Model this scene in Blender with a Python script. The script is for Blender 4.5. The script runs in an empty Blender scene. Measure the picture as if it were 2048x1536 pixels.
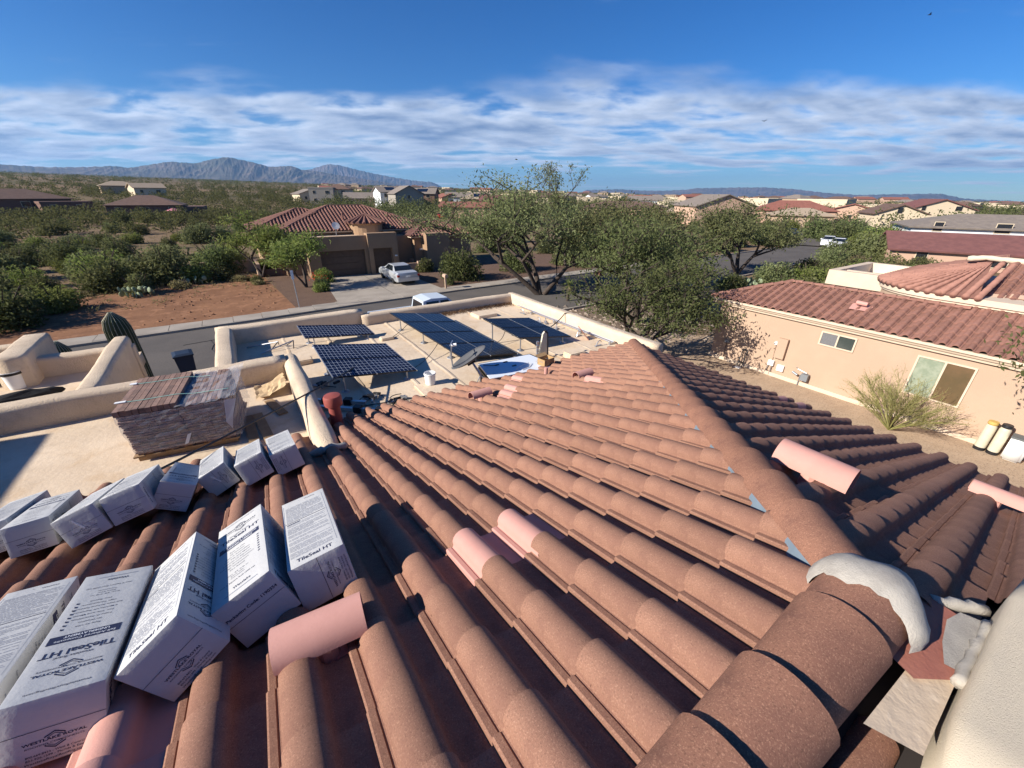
import bpy, bmesh, math, random
import numpy as np
from mathutils import Vector, Matrix
R=math.radians
random.seed(7); rng=np.random.default_rng(7)
scn=bpy.context.scene; COL=scn.collection
# ---------------------------------------------------------------- camera
cam=bpy.data.cameras.new('camera'); camo=bpy.data.objects.new('camera',cam); COL.objects.link(camo)
HEAD,PITCH,ROLL=R(56.5),R(25.25),R(.5)      # house axes: X right-forward, Y left-forward, Z up; ground z=0
fw=Vector((math.cos(HEAD)*math.cos(PITCH),math.sin(HEAD)*math.cos(PITCH),-math.sin(PITCH)))
rt=Vector((math.sin(HEAD),-math.cos(HEAD),0)); up=rt.cross(fw)
r2=rt*math.cos(ROLL)+up*math.sin(ROLL); u2=-rt*math.sin(ROLL)+up*math.cos(ROLL)
camo.matrix_world=Matrix(((r2.x,u2.x,-fw.x,0),(r2.y,u2.y,-fw.y,0),(r2.z,u2.z,-fw.z,7.0),(0,0,0,1)))
cam.sensor_width=36; cam.lens=36*807.5/2048; cam.clip_start=.05; cam.clip_end=40000
scn.camera=camo
# ---------------------------------------------------------------- world, sun, exposure
SUN_EL,SUN_AZ=R(29),R(171)                  # SUN_AZ: math angle in the XY plane towards the sun
sd=Vector((math.cos(SUN_EL)*math.cos(SUN_AZ),math.cos(SUN_EL)*math.sin(SUN_AZ),math.sin(SUN_EL)))
W=bpy.data.worlds.new('World'); scn.world=W; W.use_nodes=True
nt=W.node_tree; nt.nodes.clear()
def N(t,kind,**kw):
    n=t.nodes.new(kind)
    for k,v in kw.items():
        if k in n.inputs.keys() if isinstance(k,str) else False: n.inputs[k].default_value=v
        else: setattr(n,k,v)
    return n
def math_(t,op,a,b=None,c=None):
    n=t.nodes.new('ShaderNodeMath'); n.operation=op
    for i,x in enumerate((a,b,c)):
        if x is None: continue
        if isinstance(x,(int,float)): n.inputs[i].default_value=x
        else: t.links.new(x,n.inputs[i])
    return n.outputs[0]
sky=nt.nodes.new('ShaderNodeTexSky'); sky.sky_type='NISHITA'; sky.sun_disc=False
sky.sun_elevation=SUN_EL; sky.sun_rotation=math.pi/2-SUN_AZ; sky.altitude=900; sky.air_density=1.0; sky.dust_density=.05; sky.ozone_density=3.5
hsv=nt.nodes.new('ShaderNodeHueSaturation'); hsv.inputs['Saturation'].default_value=1.3; nt.links.new(sky.outputs[0],hsv.inputs['Color'])
bg=nt.nodes.new('ShaderNodeBackground'); bg.inputs[1].default_value=.05; tint=nt.nodes.new('ShaderNodeMix'); tint.data_type='RGBA'; tint.blend_type='MULTIPLY'; tint.inputs[0].default_value=1; nt.links.new(hsv.outputs[0],tint.inputs[6]); tint.inputs[7].default_value=(.64,.97,1.32,1); nt.links.new(tint.outputs[2],bg.inputs[0])
# cloud bank: a flat layer seen in perspective (direction / height), in front of the place
tc=nt.nodes.new('ShaderNodeTexCoord'); sp=nt.nodes.new('ShaderNodeSeparateXYZ'); nt.links.new(tc.outputs['Generated'],sp.inputs[0])
zz=math_(nt,'MAXIMUM',sp.outputs[2],.004)
px=math_(nt,'DIVIDE',sp.outputs[0],zz); py=math_(nt,'DIVIDE',sp.outputs[1],zz)
fwd=math_(nt,'ADD',math_(nt,'MULTIPLY',px,math.cos(HEAD)),math_(nt,'MULTIPLY',py,math.sin(HEAD)))
sid=math_(nt,'ADD',math_(nt,'MULTIPLY',px,math.sin(HEAD)),math_(nt,'MULTIPLY',py,-math.cos(HEAD)))
def noise(t,vec,scale,detail=6,rough=.55,dist=0.):
    n=t.nodes.new('ShaderNodeTexNoise'); n.inputs['Scale'].default_value=scale; n.inputs['Detail'].default_value=detail
    n.inputs['Roughness'].default_value=rough; n.inputs['Distortion'].default_value=dist
    if vec is not None: t.links.new(vec,n.inputs['Vector'])
    return n.outputs[0]
def ramp(t,fac,a,b):
    m=t.nodes.new('ShaderNodeMapRange'); m.interpolation_type='SMOOTHSTEP'; t.links.new(fac,m.inputs[0])
    m.inputs[1].default_value=a; m.inputs[2].default_value=b; return m.outputs[0]
fw1=math_(nt,'MAXIMUM',fwd,.6)
cx_=math_(nt,'DIVIDE',sid,fw1); cy_=math_(nt,'LOGARITHM',fw1,2.718)
def cvec(ax,ay,oz=0.,dx=0.,dy=0.):
    c=nt.nodes.new('ShaderNodeCombineXYZ'); nt.links.new(math_(nt,'ADD',math_(nt,'MULTIPLY',cx_,ax),dx),c.inputs[0]); nt.links.new(math_(nt,'ADD',math_(nt,'MULTIPLY',cy_,ay),dy),c.inputs[1]); c.inputs[2].default_value=oz; return c.outputs[0]
n1=noise(nt,cvec(7.0,4.6),1.,9,.52,.2)
n1b=noise(nt,cvec(7.0,4.6,0.,-.14,-.20),1.,9,.52,.2)
n2=noise(nt,cvec(2.3,2.1,4.2),1.,5,.5,.2)
n3=noise(nt,cvec(1.6,6.5,9.1),1.,6,.55,.25)
lead=math_(nt,'ADD',fwd,math_(nt,'MULTIPLY',math_(nt,'SUBTRACT',n2,.5),5.0))
edge=ramp(nt,lead,4.4,6.0)
low=math_(nt,'MULTIPLY',ramp(nt,fwd,13,22),.16)
cover=math_(nt,'SUBTRACT',math_(nt,'ADD',math_(nt,'MULTIPLY',n1,.62),math_(nt,'MULTIPLY',n2,.38)),low)
cov=math_(nt,'MULTIPLY',ramp(nt,cover,.355,.53),edge)
cir=math_(nt,'MULTIPLY',math_(nt,'MULTIPLY',ramp(nt,n3,.62,.74),ramp(nt,n1,.45,.65)),.38)   # thin high streaks
cov=math_(nt,'MINIMUM',math_(nt,'ADD',math_(nt,'MULTIPLY',cov,.95),math_(nt,'MULTIPLY',cir,ramp(nt,fwd,1.4,3.0))),.95)
lit=math_(nt,'ADD',math_(nt,'MULTIPLY',math_(nt,'SUBTRACT',n1,n1b),2.3),math_(nt,'SUBTRACT',.88,math_(nt,'MULTIPLY',ramp(nt,cover,.44,.62),.72)))  # lit edges and grey bases put into the cloud colour by shifted noise
cm=nt.nodes.new('ShaderNodeMix'); cm.data_type='RGBA'; cm.clamp_factor=True; nt.links.new(lit,cm.inputs[0]); cm.inputs[6].default_value=(.17,.26,.44,1); cm.inputs[7].default_value=(.66,.74,.88,1)
cb=nt.nodes.new('ShaderNodeBackground'); nt.links.new(cm.outputs[2],cb.inputs[0]); cb.inputs[1].default_value=.68
mx=nt.nodes.new('ShaderNodeMixShader'); nt.links.new(cov,mx.inputs[0]); nt.links.new(bg.outputs[0],mx.inputs[1]); nt.links.new(cb.outputs[0],mx.inputs[2])
wo=nt.nodes.new('ShaderNodeOutputWorld'); nt.links.new(mx.outputs[0],wo.inputs[0])
sun=bpy.data.lights.new('sun','SUN'); sun.energy=5.0; sun.angle=R(.5); sun.color=(1,.93,.83)
suno=bpy.data.objects.new('sun',sun); COL.objects.link(suno); suno.rotation_euler=sd.to_track_quat('Z','Y').to_euler(); suno.location=(-30,5,40)
scn.view_settings.view_transform='Standard'; scn.view_settings.look='None'; scn.view_settings.exposure=.84; scn.view_settings.gamma=1
scn.render.engine='CYCLES'
scn.cycles.volume_bounces=0
# ---------------------------------------------------------------- materials
MATS={}
def mat(name,col,rough=.85,c2=None,scale=3.,amt=.5,bump=0.,bscale=40.,metal=0.,spec=.3,fine=None,rand=0.,coord='Object',trans=0.,alpha=1.,dist=0.,detail=5):
    """colour: base, second colour by a broad noise, optional fine speckle (colour, scale, amount), per-object value spread"""
    if name in MATS: return MATS[name]
    m=bpy.data.materials.new(name); m.use_nodes=True; t=m.node_tree; b=t.nodes['Principled BSDF']; MATS[name]=m
    b.inputs['Roughness'].default_value=rough; b.inputs['Metallic'].default_value=metal; b.inputs['Specular IOR Level'].default_value=spec
    tcn=t.nodes.new('ShaderNodeTexCoord')
    if coord=='World':
        g=t.nodes.new('ShaderNodeNewGeometry'); vec=g.outputs['Position']
    else: vec=tcn.outputs['Object']
    cur=None
    def mixc(a,bcol,fac):
        x=t.nodes.new('ShaderNodeMix'); x.data_type='RGBA'; t.links.new(fac,x.inputs[0])
        if isinstance(a,tuple): x.inputs[6].default_value=(*a,1)
        else: t.links.new(a,x.inputs[6])
        x.inputs[7].default_value=(*bcol,1); return x.outputs[2]
    cur=tuple(col)
    if c2: cur=mixc(cur,c2,math_(t,'MULTIPLY',ramp(t,noise(t,vec,scale,detail,.6,dist),.35,.65),amt))
    if fine:
        for fc,fs,fa in (fine if isinstance(fine,list) else [fine]):
            cur=mixc(cur,fc,math_(t,'MULTIPLY',ramp(t,noise(t,vec,fs,3,.6),.52,.68),fa))
    if rand:
        oi=t.nodes.new('ShaderNodeObjectInfo'); h=t.nodes.new('ShaderNodeHueSaturation')
        t.links.new(math_(t,'ADD',1-rand/2,math_(t,'MULTIPLY',oi.outputs['Random'],rand)),h.inputs['Value'])
        if isinstance(cur,tuple): h.inputs['Color'].default_value=(*cur,1)
        else: t.links.new(cur,h.inputs['Color'])
        cur=h.outputs[0]
    if isinstance(cur,tuple): b.inputs['Base Color'].default_value=(*cur,1)
    else: t.links.new(cur,b.inputs['Base Color'])
    if bump:
        bn=t.nodes.new('ShaderNodeBump'); bn.inputs['Strength'].default_value=bump; bn.inputs['Distance'].default_value=.02
        t.links.new(noise(t,vec,bscale,4,.65),bn.inputs['Height']); t.links.new(bn.outputs[0],b.inputs['Normal'])
    if trans: b.inputs['Transmission Weight'].default_value=trans
    if alpha<1: b.inputs['Alpha'].default_value=alpha
    return m
def leafmat(name,c1,c2,c3):
    if name in MATS: return MATS[name]
    m=bpy.data.materials.new(name); m.use_nodes=True; t=m.node_tree; MATS[name]=m
    t.nodes.clear(); o=t.nodes.new('ShaderNodeOutputMaterial'); d=t.nodes.new('ShaderNodeBsdfDiffuse'); tr=t.nodes.new('ShaderNodeBsdfTranslucent'); mxs=t.nodes.new('ShaderNodeMixShader')
    g=t.nodes.new('ShaderNodeNewGeometry'); a=t.nodes.new('ShaderNodeMix'); a.data_type='RGBA'; b=t.nodes.new('ShaderNodeMix'); b.data_type='RGBA'
    t.links.new(ramp(t,noise(t,g.outputs['Position'],.55,3),.35,.65),a.inputs[0]); a.inputs[6].default_value=(*c1,1); a.inputs[7].default_value=(*c2,1)
    t.links.new(math_(t,'MULTIPLY',ramp(t,noise(t,g.outputs['Position'],3.2,2),.45,.7),.7),b.inputs[0]); t.links.new(a.outputs[2],b.inputs[6]); b.inputs[7].default_value=(*c3,1)
    oi=t.nodes.new('ShaderNodeObjectInfo'); h=t.nodes.new('ShaderNodeHueSaturation'); t.links.new(math_(t,'ADD',.75,math_(t,'MULTIPLY',oi.outputs['Random'],.5)),h.inputs['Value']); t.links.new(b.outputs[2],h.inputs['Color'])
    t.links.new(math_(t,'ADD',.485,math_(t,'MULTIPLY',oi.outputs['Random'],.03)),h.inputs['Hue'])
    t.links.new(h.outputs[0],d.inputs[0]); t.links.new(h.outputs[0],tr.inputs[0]); mxs.inputs[0].default_value=.38
    t.links.new(d.outputs[0],mxs.inputs[1]); t.links.new(tr.outputs[0],mxs.inputs[2]); t.links.new(mxs.outputs[0],o.inputs[0]); return m
TILE=mat('tile',(.285,.152,.104),.92,(.235,.122,.086),2.2,.8,.25,300,fine=[((.46,.28,.19),190,.42),((.12,.066,.048),150,.5),((.19,.095,.07),9,.4)],rand=.16,spec=.15)
CAP=mat('cap_tile',(.26,.128,.085),.92,(.20,.098,.07),3,.8,.22,300,fine=[((.46,.26,.17),190,.6),((.09,.05,.036),150,.5),((.15,.075,.056),11,.4)],rand=.12,spec=.15)
PINK=mat('pink_tile',(.56,.295,.245),.8,(.50,.255,.21),6,.6,.1,120,rand=.1,spec=.25)
REDV=mat('red_vent',(.30,.075,.06),.6,(.24,.06,.05),5,.6,.1,60)
STUC=mat('stucco',(.67,.54,.395),.95,(.56,.44,.32),1.4,.7,.9,42,coord='World',fine=[((.46,.36,.26),7,.35),((.74,.62,.48),60,.3)],spec=.1)
STUCW=mat('stucco_pale',(.62,.53,.40),.95,(.52,.45,.35),2.5,.6,.5,220,coord='World',spec=.1)
ROOFC=mat('roof_coating',(.68,.545,.395),.8,(.57,.445,.315),.9,.8,.35,14,coord='World',fine=[((.52,.36,.21),1.7,.42),((.44,.34,.24),5.5,.3),((.76,.64,.50),22,.25)],spec=.2)
MORT=mat('mortar',(.46,.42,.36),.95,(.34,.31,.27),14,.7,.35,150,spec=.1)
GREYF=mat('grey_flashing',(.17,.22,.27),.85,(.14,.18,.22),8,.6,0,40,spec=.1)
WHITE=mat('white_plastic',(.78,.78,.76),.5,spec=.4)
BLACK=mat('black_plastic',(.015,.015,.018),.45,spec=.4)
STEEL=mat('galvanised',(.42,.43,.45),.4,(.3,.31,.33),10,.5,metal=.7)
ALU=mat('aluminium',(.6,.61,.63),.35,metal=.8)
PAPER=mat('box_paper',(.50,.50,.49),.6,(.44,.44,.445),5,.5,.12,25,spec=.25)
INK=mat('ink',(.025,.03,.07),.6); INKL=mat('ink_grey',(.25,.27,.33),.7); INKW=mat('ink_white',(.72,.73,.75),.6)
CELL=mat('solar_cell',(.006,.011,.035),.18,(.01,.017,.05),1.5,.8,spec=.5)
CELLK=mat('solar_cell_black',(.007,.011,.022),.16,(.012,.018,.034),1.5,.8,spec=.5)
GRID=mat('cell_line',(.50,.55,.62),.4,spec=.4); GRIDK=mat('cell_line_dim',(.07,.09,.12),.4,spec=.4)
CARD=mat('cardboard',(.42,.27,.13),.9,(.36,.22,.10),9,.6)
WOOD=mat('pallet_wood',(.34,.22,.12),.9,(.24,.15,.08),7,.7,.3,30,rand=.2)
SLAT=mat('slat_wood',(.25,.155,.12),.8,(.15,.10,.085),9,.8,.2,30,rand=.45,fine=((.40,.25,.17),30,.3))
FILM=mat('film',(.70,.72,.78),.12,spec=.8,alpha=.2)
STRAP=mat('green_strap',(.25,.45,.38),.5)
ASPH=mat('asphalt',(.105,.095,.088),.95,(.135,.12,.108),.35,.8,.3,25,coord='World',fine=((.07,.065,.06),14,.5),spec=.1)
CONC=mat('concrete',(.36,.315,.265),.95,(.28,.245,.205),.7,.8,.2,25,coord='World',spec=.1)
DIRT=mat('desert_ground',(.20,.115,.066),1,(.135,.088,.052),.12,.9,.6,5,coord='World',fine=[((.27,.165,.10),.9,.55),((.10,.075,.045),3.1,.45)],spec=.05)
REDD=mat('red_dirt',(.265,.138,.078),1,(.19,.098,.058),.35,.9,.8,6,coord='World',fine=[((.38,.20,.115),1.3,.6),((.15,.07,.04),4.3,.5)],spec=.05)
GRAV=mat('gravel',(.44,.325,.225),1,(.34,.245,.165),2.,.6,.45,26,coord='World',fine=[((.46,.36,.26),17,.65),((.12,.085,.06),22,.6)],spec=.1)
GRAVB=mat('brown_gravel',(.15,.095,.068),1,(.11,.07,.052),1.,.6,1.0,22,coord='World',fine=[((.21,.15,.115),14,.6),((.07,.05,.04),19,.6)],spec=.1)
NSTUC=mat('neighbour_stucco',(.45,.325,.235),.95,(.40,.285,.205),.8,.5,.3,40,coord='World',spec=.1)
NTRIM=mat('cream_trim',(.62,.50,.38),.9,(.56,.44,.33),2,.5,.2,30,coord='World',spec=.1)
NTILE=mat('neighbour_tile',(.30,.155,.118),.9,(.235,.118,.09),2,.8,.3,60,rand=.3,fine=((.36,.18,.13),30,.4),spec=.15)
LTILE=mat('far_tile',(.20,.103,.082),.9,(.15,.076,.062),1.2,.8,fine=((.32,.17,.125),6,.45),spec=.15)
LSTUC=mat('tan_stucco',(.34,.225,.14),.95,(.29,.19,.12),.8,.6,.3,30,coord='World',spec=.1)
GDOOR=mat('garage_door',(.12,.08,.058),.7,(.17,.11,.075),3,.5)
GLASS=mat('window_glass',(.05,.06,.055),.08,(.09,.10,.09),1.5,.7,spec=.6)
GLASSG=mat('green_glass',(.10,.13,.09),.1,(.17,.20,.14),4,.8,spec=.6)
BARK=mat('bark',(.055,.04,.032),.95,(.09,.07,.055),6,.7,.6,30)
L_MES=leafmat('leaf_mesquite',(.14,.16,.065),(.19,.205,.09),(.23,.24,.125))
L_DARK=leafmat('leaf_dark',(.105,.13,.048),(.14,.16,.065),(.175,.19,.09))
L_PALO=leafmat('leaf_paloverde',(.15,.19,.045),(.20,.225,.065),(.23,.24,.10))
L_SCRUB=leafmat('leaf_scrub',(.11,.125,.045),(.15,.155,.065),(.18,.17,.085))
L_DRY=leafmat('leaf_dry',(.26,.22,.11),(.20,.18,.08),(.32,.27,.15))
L_TWIG=leafmat('twig_green',(.36,.32,.14),(.28,.26,.10),(.42,.37,.18))
# ---------------------------------------------------------------- helpers
class MB:
    def __init__(s): s.v=[]; s.f=[]
    def quad(s,a,b,c,d): i=len(s.v); s.v+=[tuple(a),tuple(b),tuple(c),tuple(d)]; s.f.append((i,i+1,i+2,i+3)); return s
    def poly(s,pts): i=len(s.v); s.v+=[tuple(p) for p in pts]; s.f.append(tuple(range(i,i+len(pts)))); return s
    def box(s,x0,x1,y0,y1,z0,z1,M=None):
        i=len(s.v); P=[(x,y,z) for z in (z0,z1) for (x,y) in ((x0,y0),(x1,y0),(x1,y1),(x0,y1))]
        s.v+=[tuple(M@Vector(p)) for p in P] if M else P
        s.f+=[(i+3,i+2,i+1,i),(i+4,i+5,i+6,i+7)]+[(i+k,i+(k+1)%4,i+4+(k+1)%4,i+4+k) for k in range(4)]; return s
    def prism(s,pts,z0,z1,M=None):
        i=len(s.v); n=len(pts); P=[(x,y,z0) for x,y in pts]+[(x,y,z1) for x,y in pts]
        s.v+=[tuple(M@Vector(p)) for p in P] if M else P
        s.f+=[tuple(range(i+n-1,i-1,-1)),tuple(range(i+n,i+2*n))]+[(i+k,i+(k+1)%n,i+n+(k+1)%n,i+n+k) for k in range(n)]; return s
    def loft(s,rings,closed=True,caps=True):
        i=len(s.v); n=len(rings[0])
        for r in rings: s.v+=[tuple(p) for p in r]
        for a in range(len(rings)-1):
            for k in range(n if closed else n-1):
                s.f.append((i+a*n+k,i+a*n+(k+1)%n,i+(a+1)*n+(k+1)%n,i+(a+1)*n+k))
        if caps and closed: s.f+=[tuple(range(i+n-1,i-1,-1)),tuple(range(i+(len(rings)-1)*n,i+len(rings)*n))]
        return s
    def tube(s,pts,rad,n=6,caps=True):
        pts=[Vector(p) for p in pts]; rs=rad if isinstance(rad,(list,tuple)) else [rad]*len(pts); rings=[]
        for k,p in enumerate(pts):
            d=(pts[min(k+1,len(pts)-1)]-pts[max(k-1,0)]).normalized(); a=d.cross(Vector((0,0,1)))
            if a.length<.05: a=d.cross(Vector((1,0,0)))
            a.normalize(); b=d.cross(a)
            rings.append([p+(a*math.cos(t)+b*math.sin(t))*rs[k] for t in [2*math.pi*j/n for j in range(n)]])
        return s.loft(rings,True,caps)
    def lathe(s,prof,n=16,c=(0,0,0),M=None):
        rings=[[ (c[0]+r*math.cos(2*math.pi*j/n),c[1]+r*math.sin(2*math.pi*j/n),c[2]+z) for j in range(n)] for r,z in prof]
        if M: rings=[[tuple(M@Vector(p)) for p in r] for r in rings]
        return s.loft(rings)
    def build(s,name,m,parent=None,smooth=False,kind=None,loc=None):
        me=bpy.data.meshes.new(name); me.from_pydata(s.v,[],s.f); me.update()
        if smooth: me.polygons.foreach_set('use_smooth',[True]*len(me.polygons))
        return link(name,me,m,parent,kind,loc)
def link(name,me,m,parent=None,kind=None,loc=None,M=None):
    if m is not None and len(me.materials)==0: me.materials.append(m)
    o=bpy.data.objects.new(name,me); COL.objects.link(o)
    if parent: o.parent=parent
    if kind: o['kind']=kind
    if loc is not None: o.location=loc
    if M is not None: o.matrix_basis=M
    return o
def tag(o,label,cat,group=None):
    o['label']=label; o['category']=cat
    if group: o['group']=group
    return o
def thing(name,label,cat,loc=(0,0,0),rz=0,group=None):
    o=bpy.data.objects.new(name,None); COL.objects.link(o); o.empty_display_size=.2; o.location=loc; o.rotation_euler=(0,0,rz)
    return tag(o,label,cat,group)
def dup(root,loc=None,rz=None,label=None,group=None,scale=None):
    r=root.copy(); COL.objects.link(r)
    if loc is not None: r.location=loc
    if rz is not None: r.rotation_euler=(0,0,rz)
    if scale is not None: r.scale=scale if isinstance(scale,(tuple,list)) else (scale,)*3
    if label: r['label']=label
    if group: r['group']=group
    for ch in list(root.children):
        c=ch.copy(); COL.objects.link(c); c.parent=r
        for g in list(ch.children):
            d=g.copy(); COL.objects.link(d); d.parent=c
    return r
def npmesh(name,V,F):
    me=bpy.data.meshes.new(name); nv=len(V); nf=len(F); k=F.shape[1]
    me.vertices.add(nv); me.vertices.foreach_set('co',V.astype(np.float32).ravel())
    me.loops.add(nf*k); me.loops.foreach_set('vertex_index',F.astype(np.int32).ravel())
    me.polygons.add(nf); me.polygons.foreach_set('loop_start',np.arange(0,nf*k,k,dtype=np.int32))
    try: me.polygons.foreach_set('loop_total',np.full(nf,k,dtype=np.int32))
    except Exception: pass
    me.update(calc_edges=True); me.validate(); return me
def leaves(C,size,asp=2.2,flat=.0,seed=0):
    """C: n leaf centres -> one small pointed quad each, random directions"""
    g=np.random.default_rng(seed); n=len(C); a=g.normal(size=(n,3)); a/=np.linalg.norm(a,axis=1)[:,None]
    b=g.normal(size=(n,3)); b[:,2]+=flat; b-= (b*a).sum(1)[:,None]*a; b/=np.linalg.norm(b,axis=1)[:,None]+1e-9
    s=size*(.6+.8*g.random(n))[:,None]; L=a*s*.5; Wd=np.cross(a,b)*s*.5/asp
    V=np.stack([C-L,C-Wd*.9+L*.1,C+L,C+Wd*.9+L*.1],1).reshape(-1,3); F=np.arange(4*n).reshape(n,4); return V,F
def bez(a,b,c,n=8):
    a,b,c=Vector(a),Vector(b),Vector(c); return [a*(1-t)**2+b*2*t*(1-t)+c*t*t for t in [i/(n-1) for i in range(n)]]
TXT={}
def text_geo(s,size,bold=False):
    key=(s,)
    if key not in TXT:
        cu=bpy.data.curves.new('t','FONT'); cu.body=s; cu.size=1; cu.align_x='CENTER'; cu.resolution_u=3; cu.offset=.020 if s[:4] in ('Tile','WEST','UNDE','Pack') else .004
        ob=bpy.data.objects.new('t',cu); COL.objects.link(ob); bpy.context.view_layer.update()
        me=bpy.data.meshes.new_from_object(ob); TXT[key]=([tuple(v.co) for v in me.vertices],[tuple(p.vertices) for p in me.polygons])
        bpy.data.objects.remove(ob); bpy.data.meshes.remove(me)
    return TXT[key]
def put_text(mb,s,size,fn,cx,cy,flip=1,w=None):
    """write s on a face: fn(a,b)->3D; centre cx,cy"""
    V,F=text_geo(s,size); i=len(mb.v); k=size
    xs=[v[0] for v in V]; kx=(w/(max(xs)-min(xs)) if w else k)
    mb.v+=[tuple(fn(cx+flip*v[0]*kx,cy+flip*v[1]*k)) for v in V]; mb.f+=[tuple(i+a for a in f) for f in F]
# ---------------------------------------------------------------- terrain
EK=[(-180,-.3),(-60,-.5),(7,-.46),(34,-.25),(57,.35),(76,.74),(90,1.05),(105,1.32),(150,.8),(180,-.3)]
def elev(th):
    th=(th+180)%360-180
    for (a,ea),(b,eb) in zip(EK,EK[1:]):
        if a<=th<=b: return ea+(eb-ea)*(th-a)/(b-a)
    return 0
def hill(x,y):
    return 0
def gz(x,y):
    r=math.hypot(x,y)
    if r<75: return 0.
    th=math.degrees(math.atan2(y,x)); k=min(1,(r-75)/120)
    return k*((r-75)*math.tan(R(elev(th)))+7*(1-math.exp(-(r-75)/900)))
def pol(th,r): return (r*math.cos(R(th)),r*math.sin(R(th)))
rr=[0,15,30,45,60,75,90,110,135,165,200,250,320,420,560,760,1050,1500,2200,3300,5000,8000,11000,15500]
NA=144; V=[(0,0,0)]; F=[]
for r in rr[1:]:
    for k in range(NA):
        x,y=pol(360*k/NA,r); V.append((x,y,gz(x,y)))
for k in range(NA): F.append((0,1+k,1+(k+1)%NA))
for a in range(len(rr)-2):
    for k in range(NA): F.append((1+a*NA+k,1+(a+1)*NA+k,1+(a+1)*NA+(k+1)%NA,1+a*NA+(k+1)%NA))
me=bpy.data.meshes.new('ground'); me.from_pydata(V,[],F); me.update(); me.polygons.foreach_set('use_smooth',[True]*len(me.polygons))
gm=mat('far_ground',(.22,.15,.095),1,(.085,.085,.042),.006,.9,0,5,coord='World',fine=[((.060,.068,.032),.05,.8),((.24,.165,.105),.35,.45)],spec=.05)
link('ground',me,gm,kind='structure')
def sheet(name,pts,z,m,kind='structure'):
    o=MB().poly([(x,y,z) for x,y in pts]).build(name,m); o['kind']=kind; return o
# street with kerbs, sidewalk, drive
far=[(-70,25.2),(-30,26.3),(-8,27.35),(0,27.8),(6,28.4),(14,28.9),(40,29.6),(75,31)]
near=[(-70,17.0),(-30,18.1),(-8,19.1),(0,19.4),(6,19.6),(14,20.0),(40,20.8),(75,23.)]
sheet('street',far+near[::-1],.012,ASPH)
def strip(name,line,d0,d1,z0,z1,m,segs=None):
    a=[(x,y+d0) for x,y in line]; b=[(x,y+d1) for x,y in line]; mb=MB()
    for i in range(len(line)-1):
        mb.loft([[ (a[i][0],a[i][1],z0),(b[i][0],b[i][1],z0),(b[i][0],b[i][1],z1),(a[i][0],a[i][1],z1)],[(a[i+1][0],a[i+1][1],z0),(b[i+1][0],b[i+1][1],z0),(b[i+1][0],b[i+1][1],z1),(a[i+1][0],a[i+1][1],z1)]])
    o=mb.build(name,m); o['kind']='structure'; return o
strip('kerb',far,0,.16,0,.13,CONC); strip('kerb',near,-.16,0,0,.13,CONC)
sw=strip('pavement',far,.16,.18,0,.12,CONC)
def lerp_line(line,x):
    for (a,ya),(b,yb) in zip(line,line[1:]):
        if a<=x<=b: return ya+(yb-ya)*(x-a)/(b-a)
    return line[-1][1]
slab=None; x=-28.
while x<40:                                   # sidewalk slabs with joints
    y0=lerp_line(far,x+.75); mb=MB().box(x+.012,x+1.5-.012,y0+.175,y0+1.45,.0,.128+.004*(int(x)%2)); mb.build('paving_slab',CONC,sw); x+=1.5
sheet('dirt_lot',[(-40,28.0),(-8,28.8),(0,29.2),(2.6,29.4),(1.6,45),(-6,46),(-14,41),(-24,38),(-40,38)],.006,REDD)
sheet('gravel_yard',[(2.6,29.5),(6.2,29.8),(6.3,40.2),(1.6,46)],.010,GRAVB)
drv=sheet('driveway',[(5.2,29.7),(13.4,30.3),(13.0,40.1),(6.0,40.1)],.016,CONC)
for (x0,y0,x1,y1) in [(5.6,33,13.3,33.5),(5.7,36.5,13.1,36.9),(9.4,29.9,9.5,40)]:
    v=Vector((x1-x0,y1-y0,0)).normalized(); n=Vector((-v.y,v.x,0))*.02
    MB().quad((x0+n.x,y0+n.y,.019),(x1+n.x,y1+n.y,.019),(x1-n.x,y1-n.y,.019),(x0-n.x,y0-n.y,.019)).build('joint',mat('joint_dark',(.10,.09,.075)),drv)
sheet('side_yard',[(7.2,-14),(40,-14),(40,4),(21,11.5),(19,13.5),(7.2,13.5)],.008,GRAV)
sheet('tree_yard',[(13.4,30.3),(40,30.8),(40,44),(13.3,44)],.009,GRAVB)
sheet('front_yard',[(-9,12),(9,12),(19,13.5),(40,10),(40,20.5),(14,19.8),(0,19.2),(-9,18.8)],.007,mat('front_gravel',(.19,.135,.095),1,(.14,.10,.07),1.,.6,1.,18,coord='World',fine=[((.30,.24,.18),13,.6),((.08,.06,.045),17,.6)]))
# cracks in the street
for pts in ([(-2.1,25.2),(-1.9,24.3),(-2.05,23.4),(-1.75,22.6),(-1.8,21.6)],[(-3.2,24.9),(-1.0,25.2),(.6,25.3)]):
    MB().tube([(x+random.uniform(-.05,.05),y,.012) for x,y in pts],.022,4).build('crack',mat('tar',(.03,.028,.026),.6),bpy.data.objects['street'])
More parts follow.
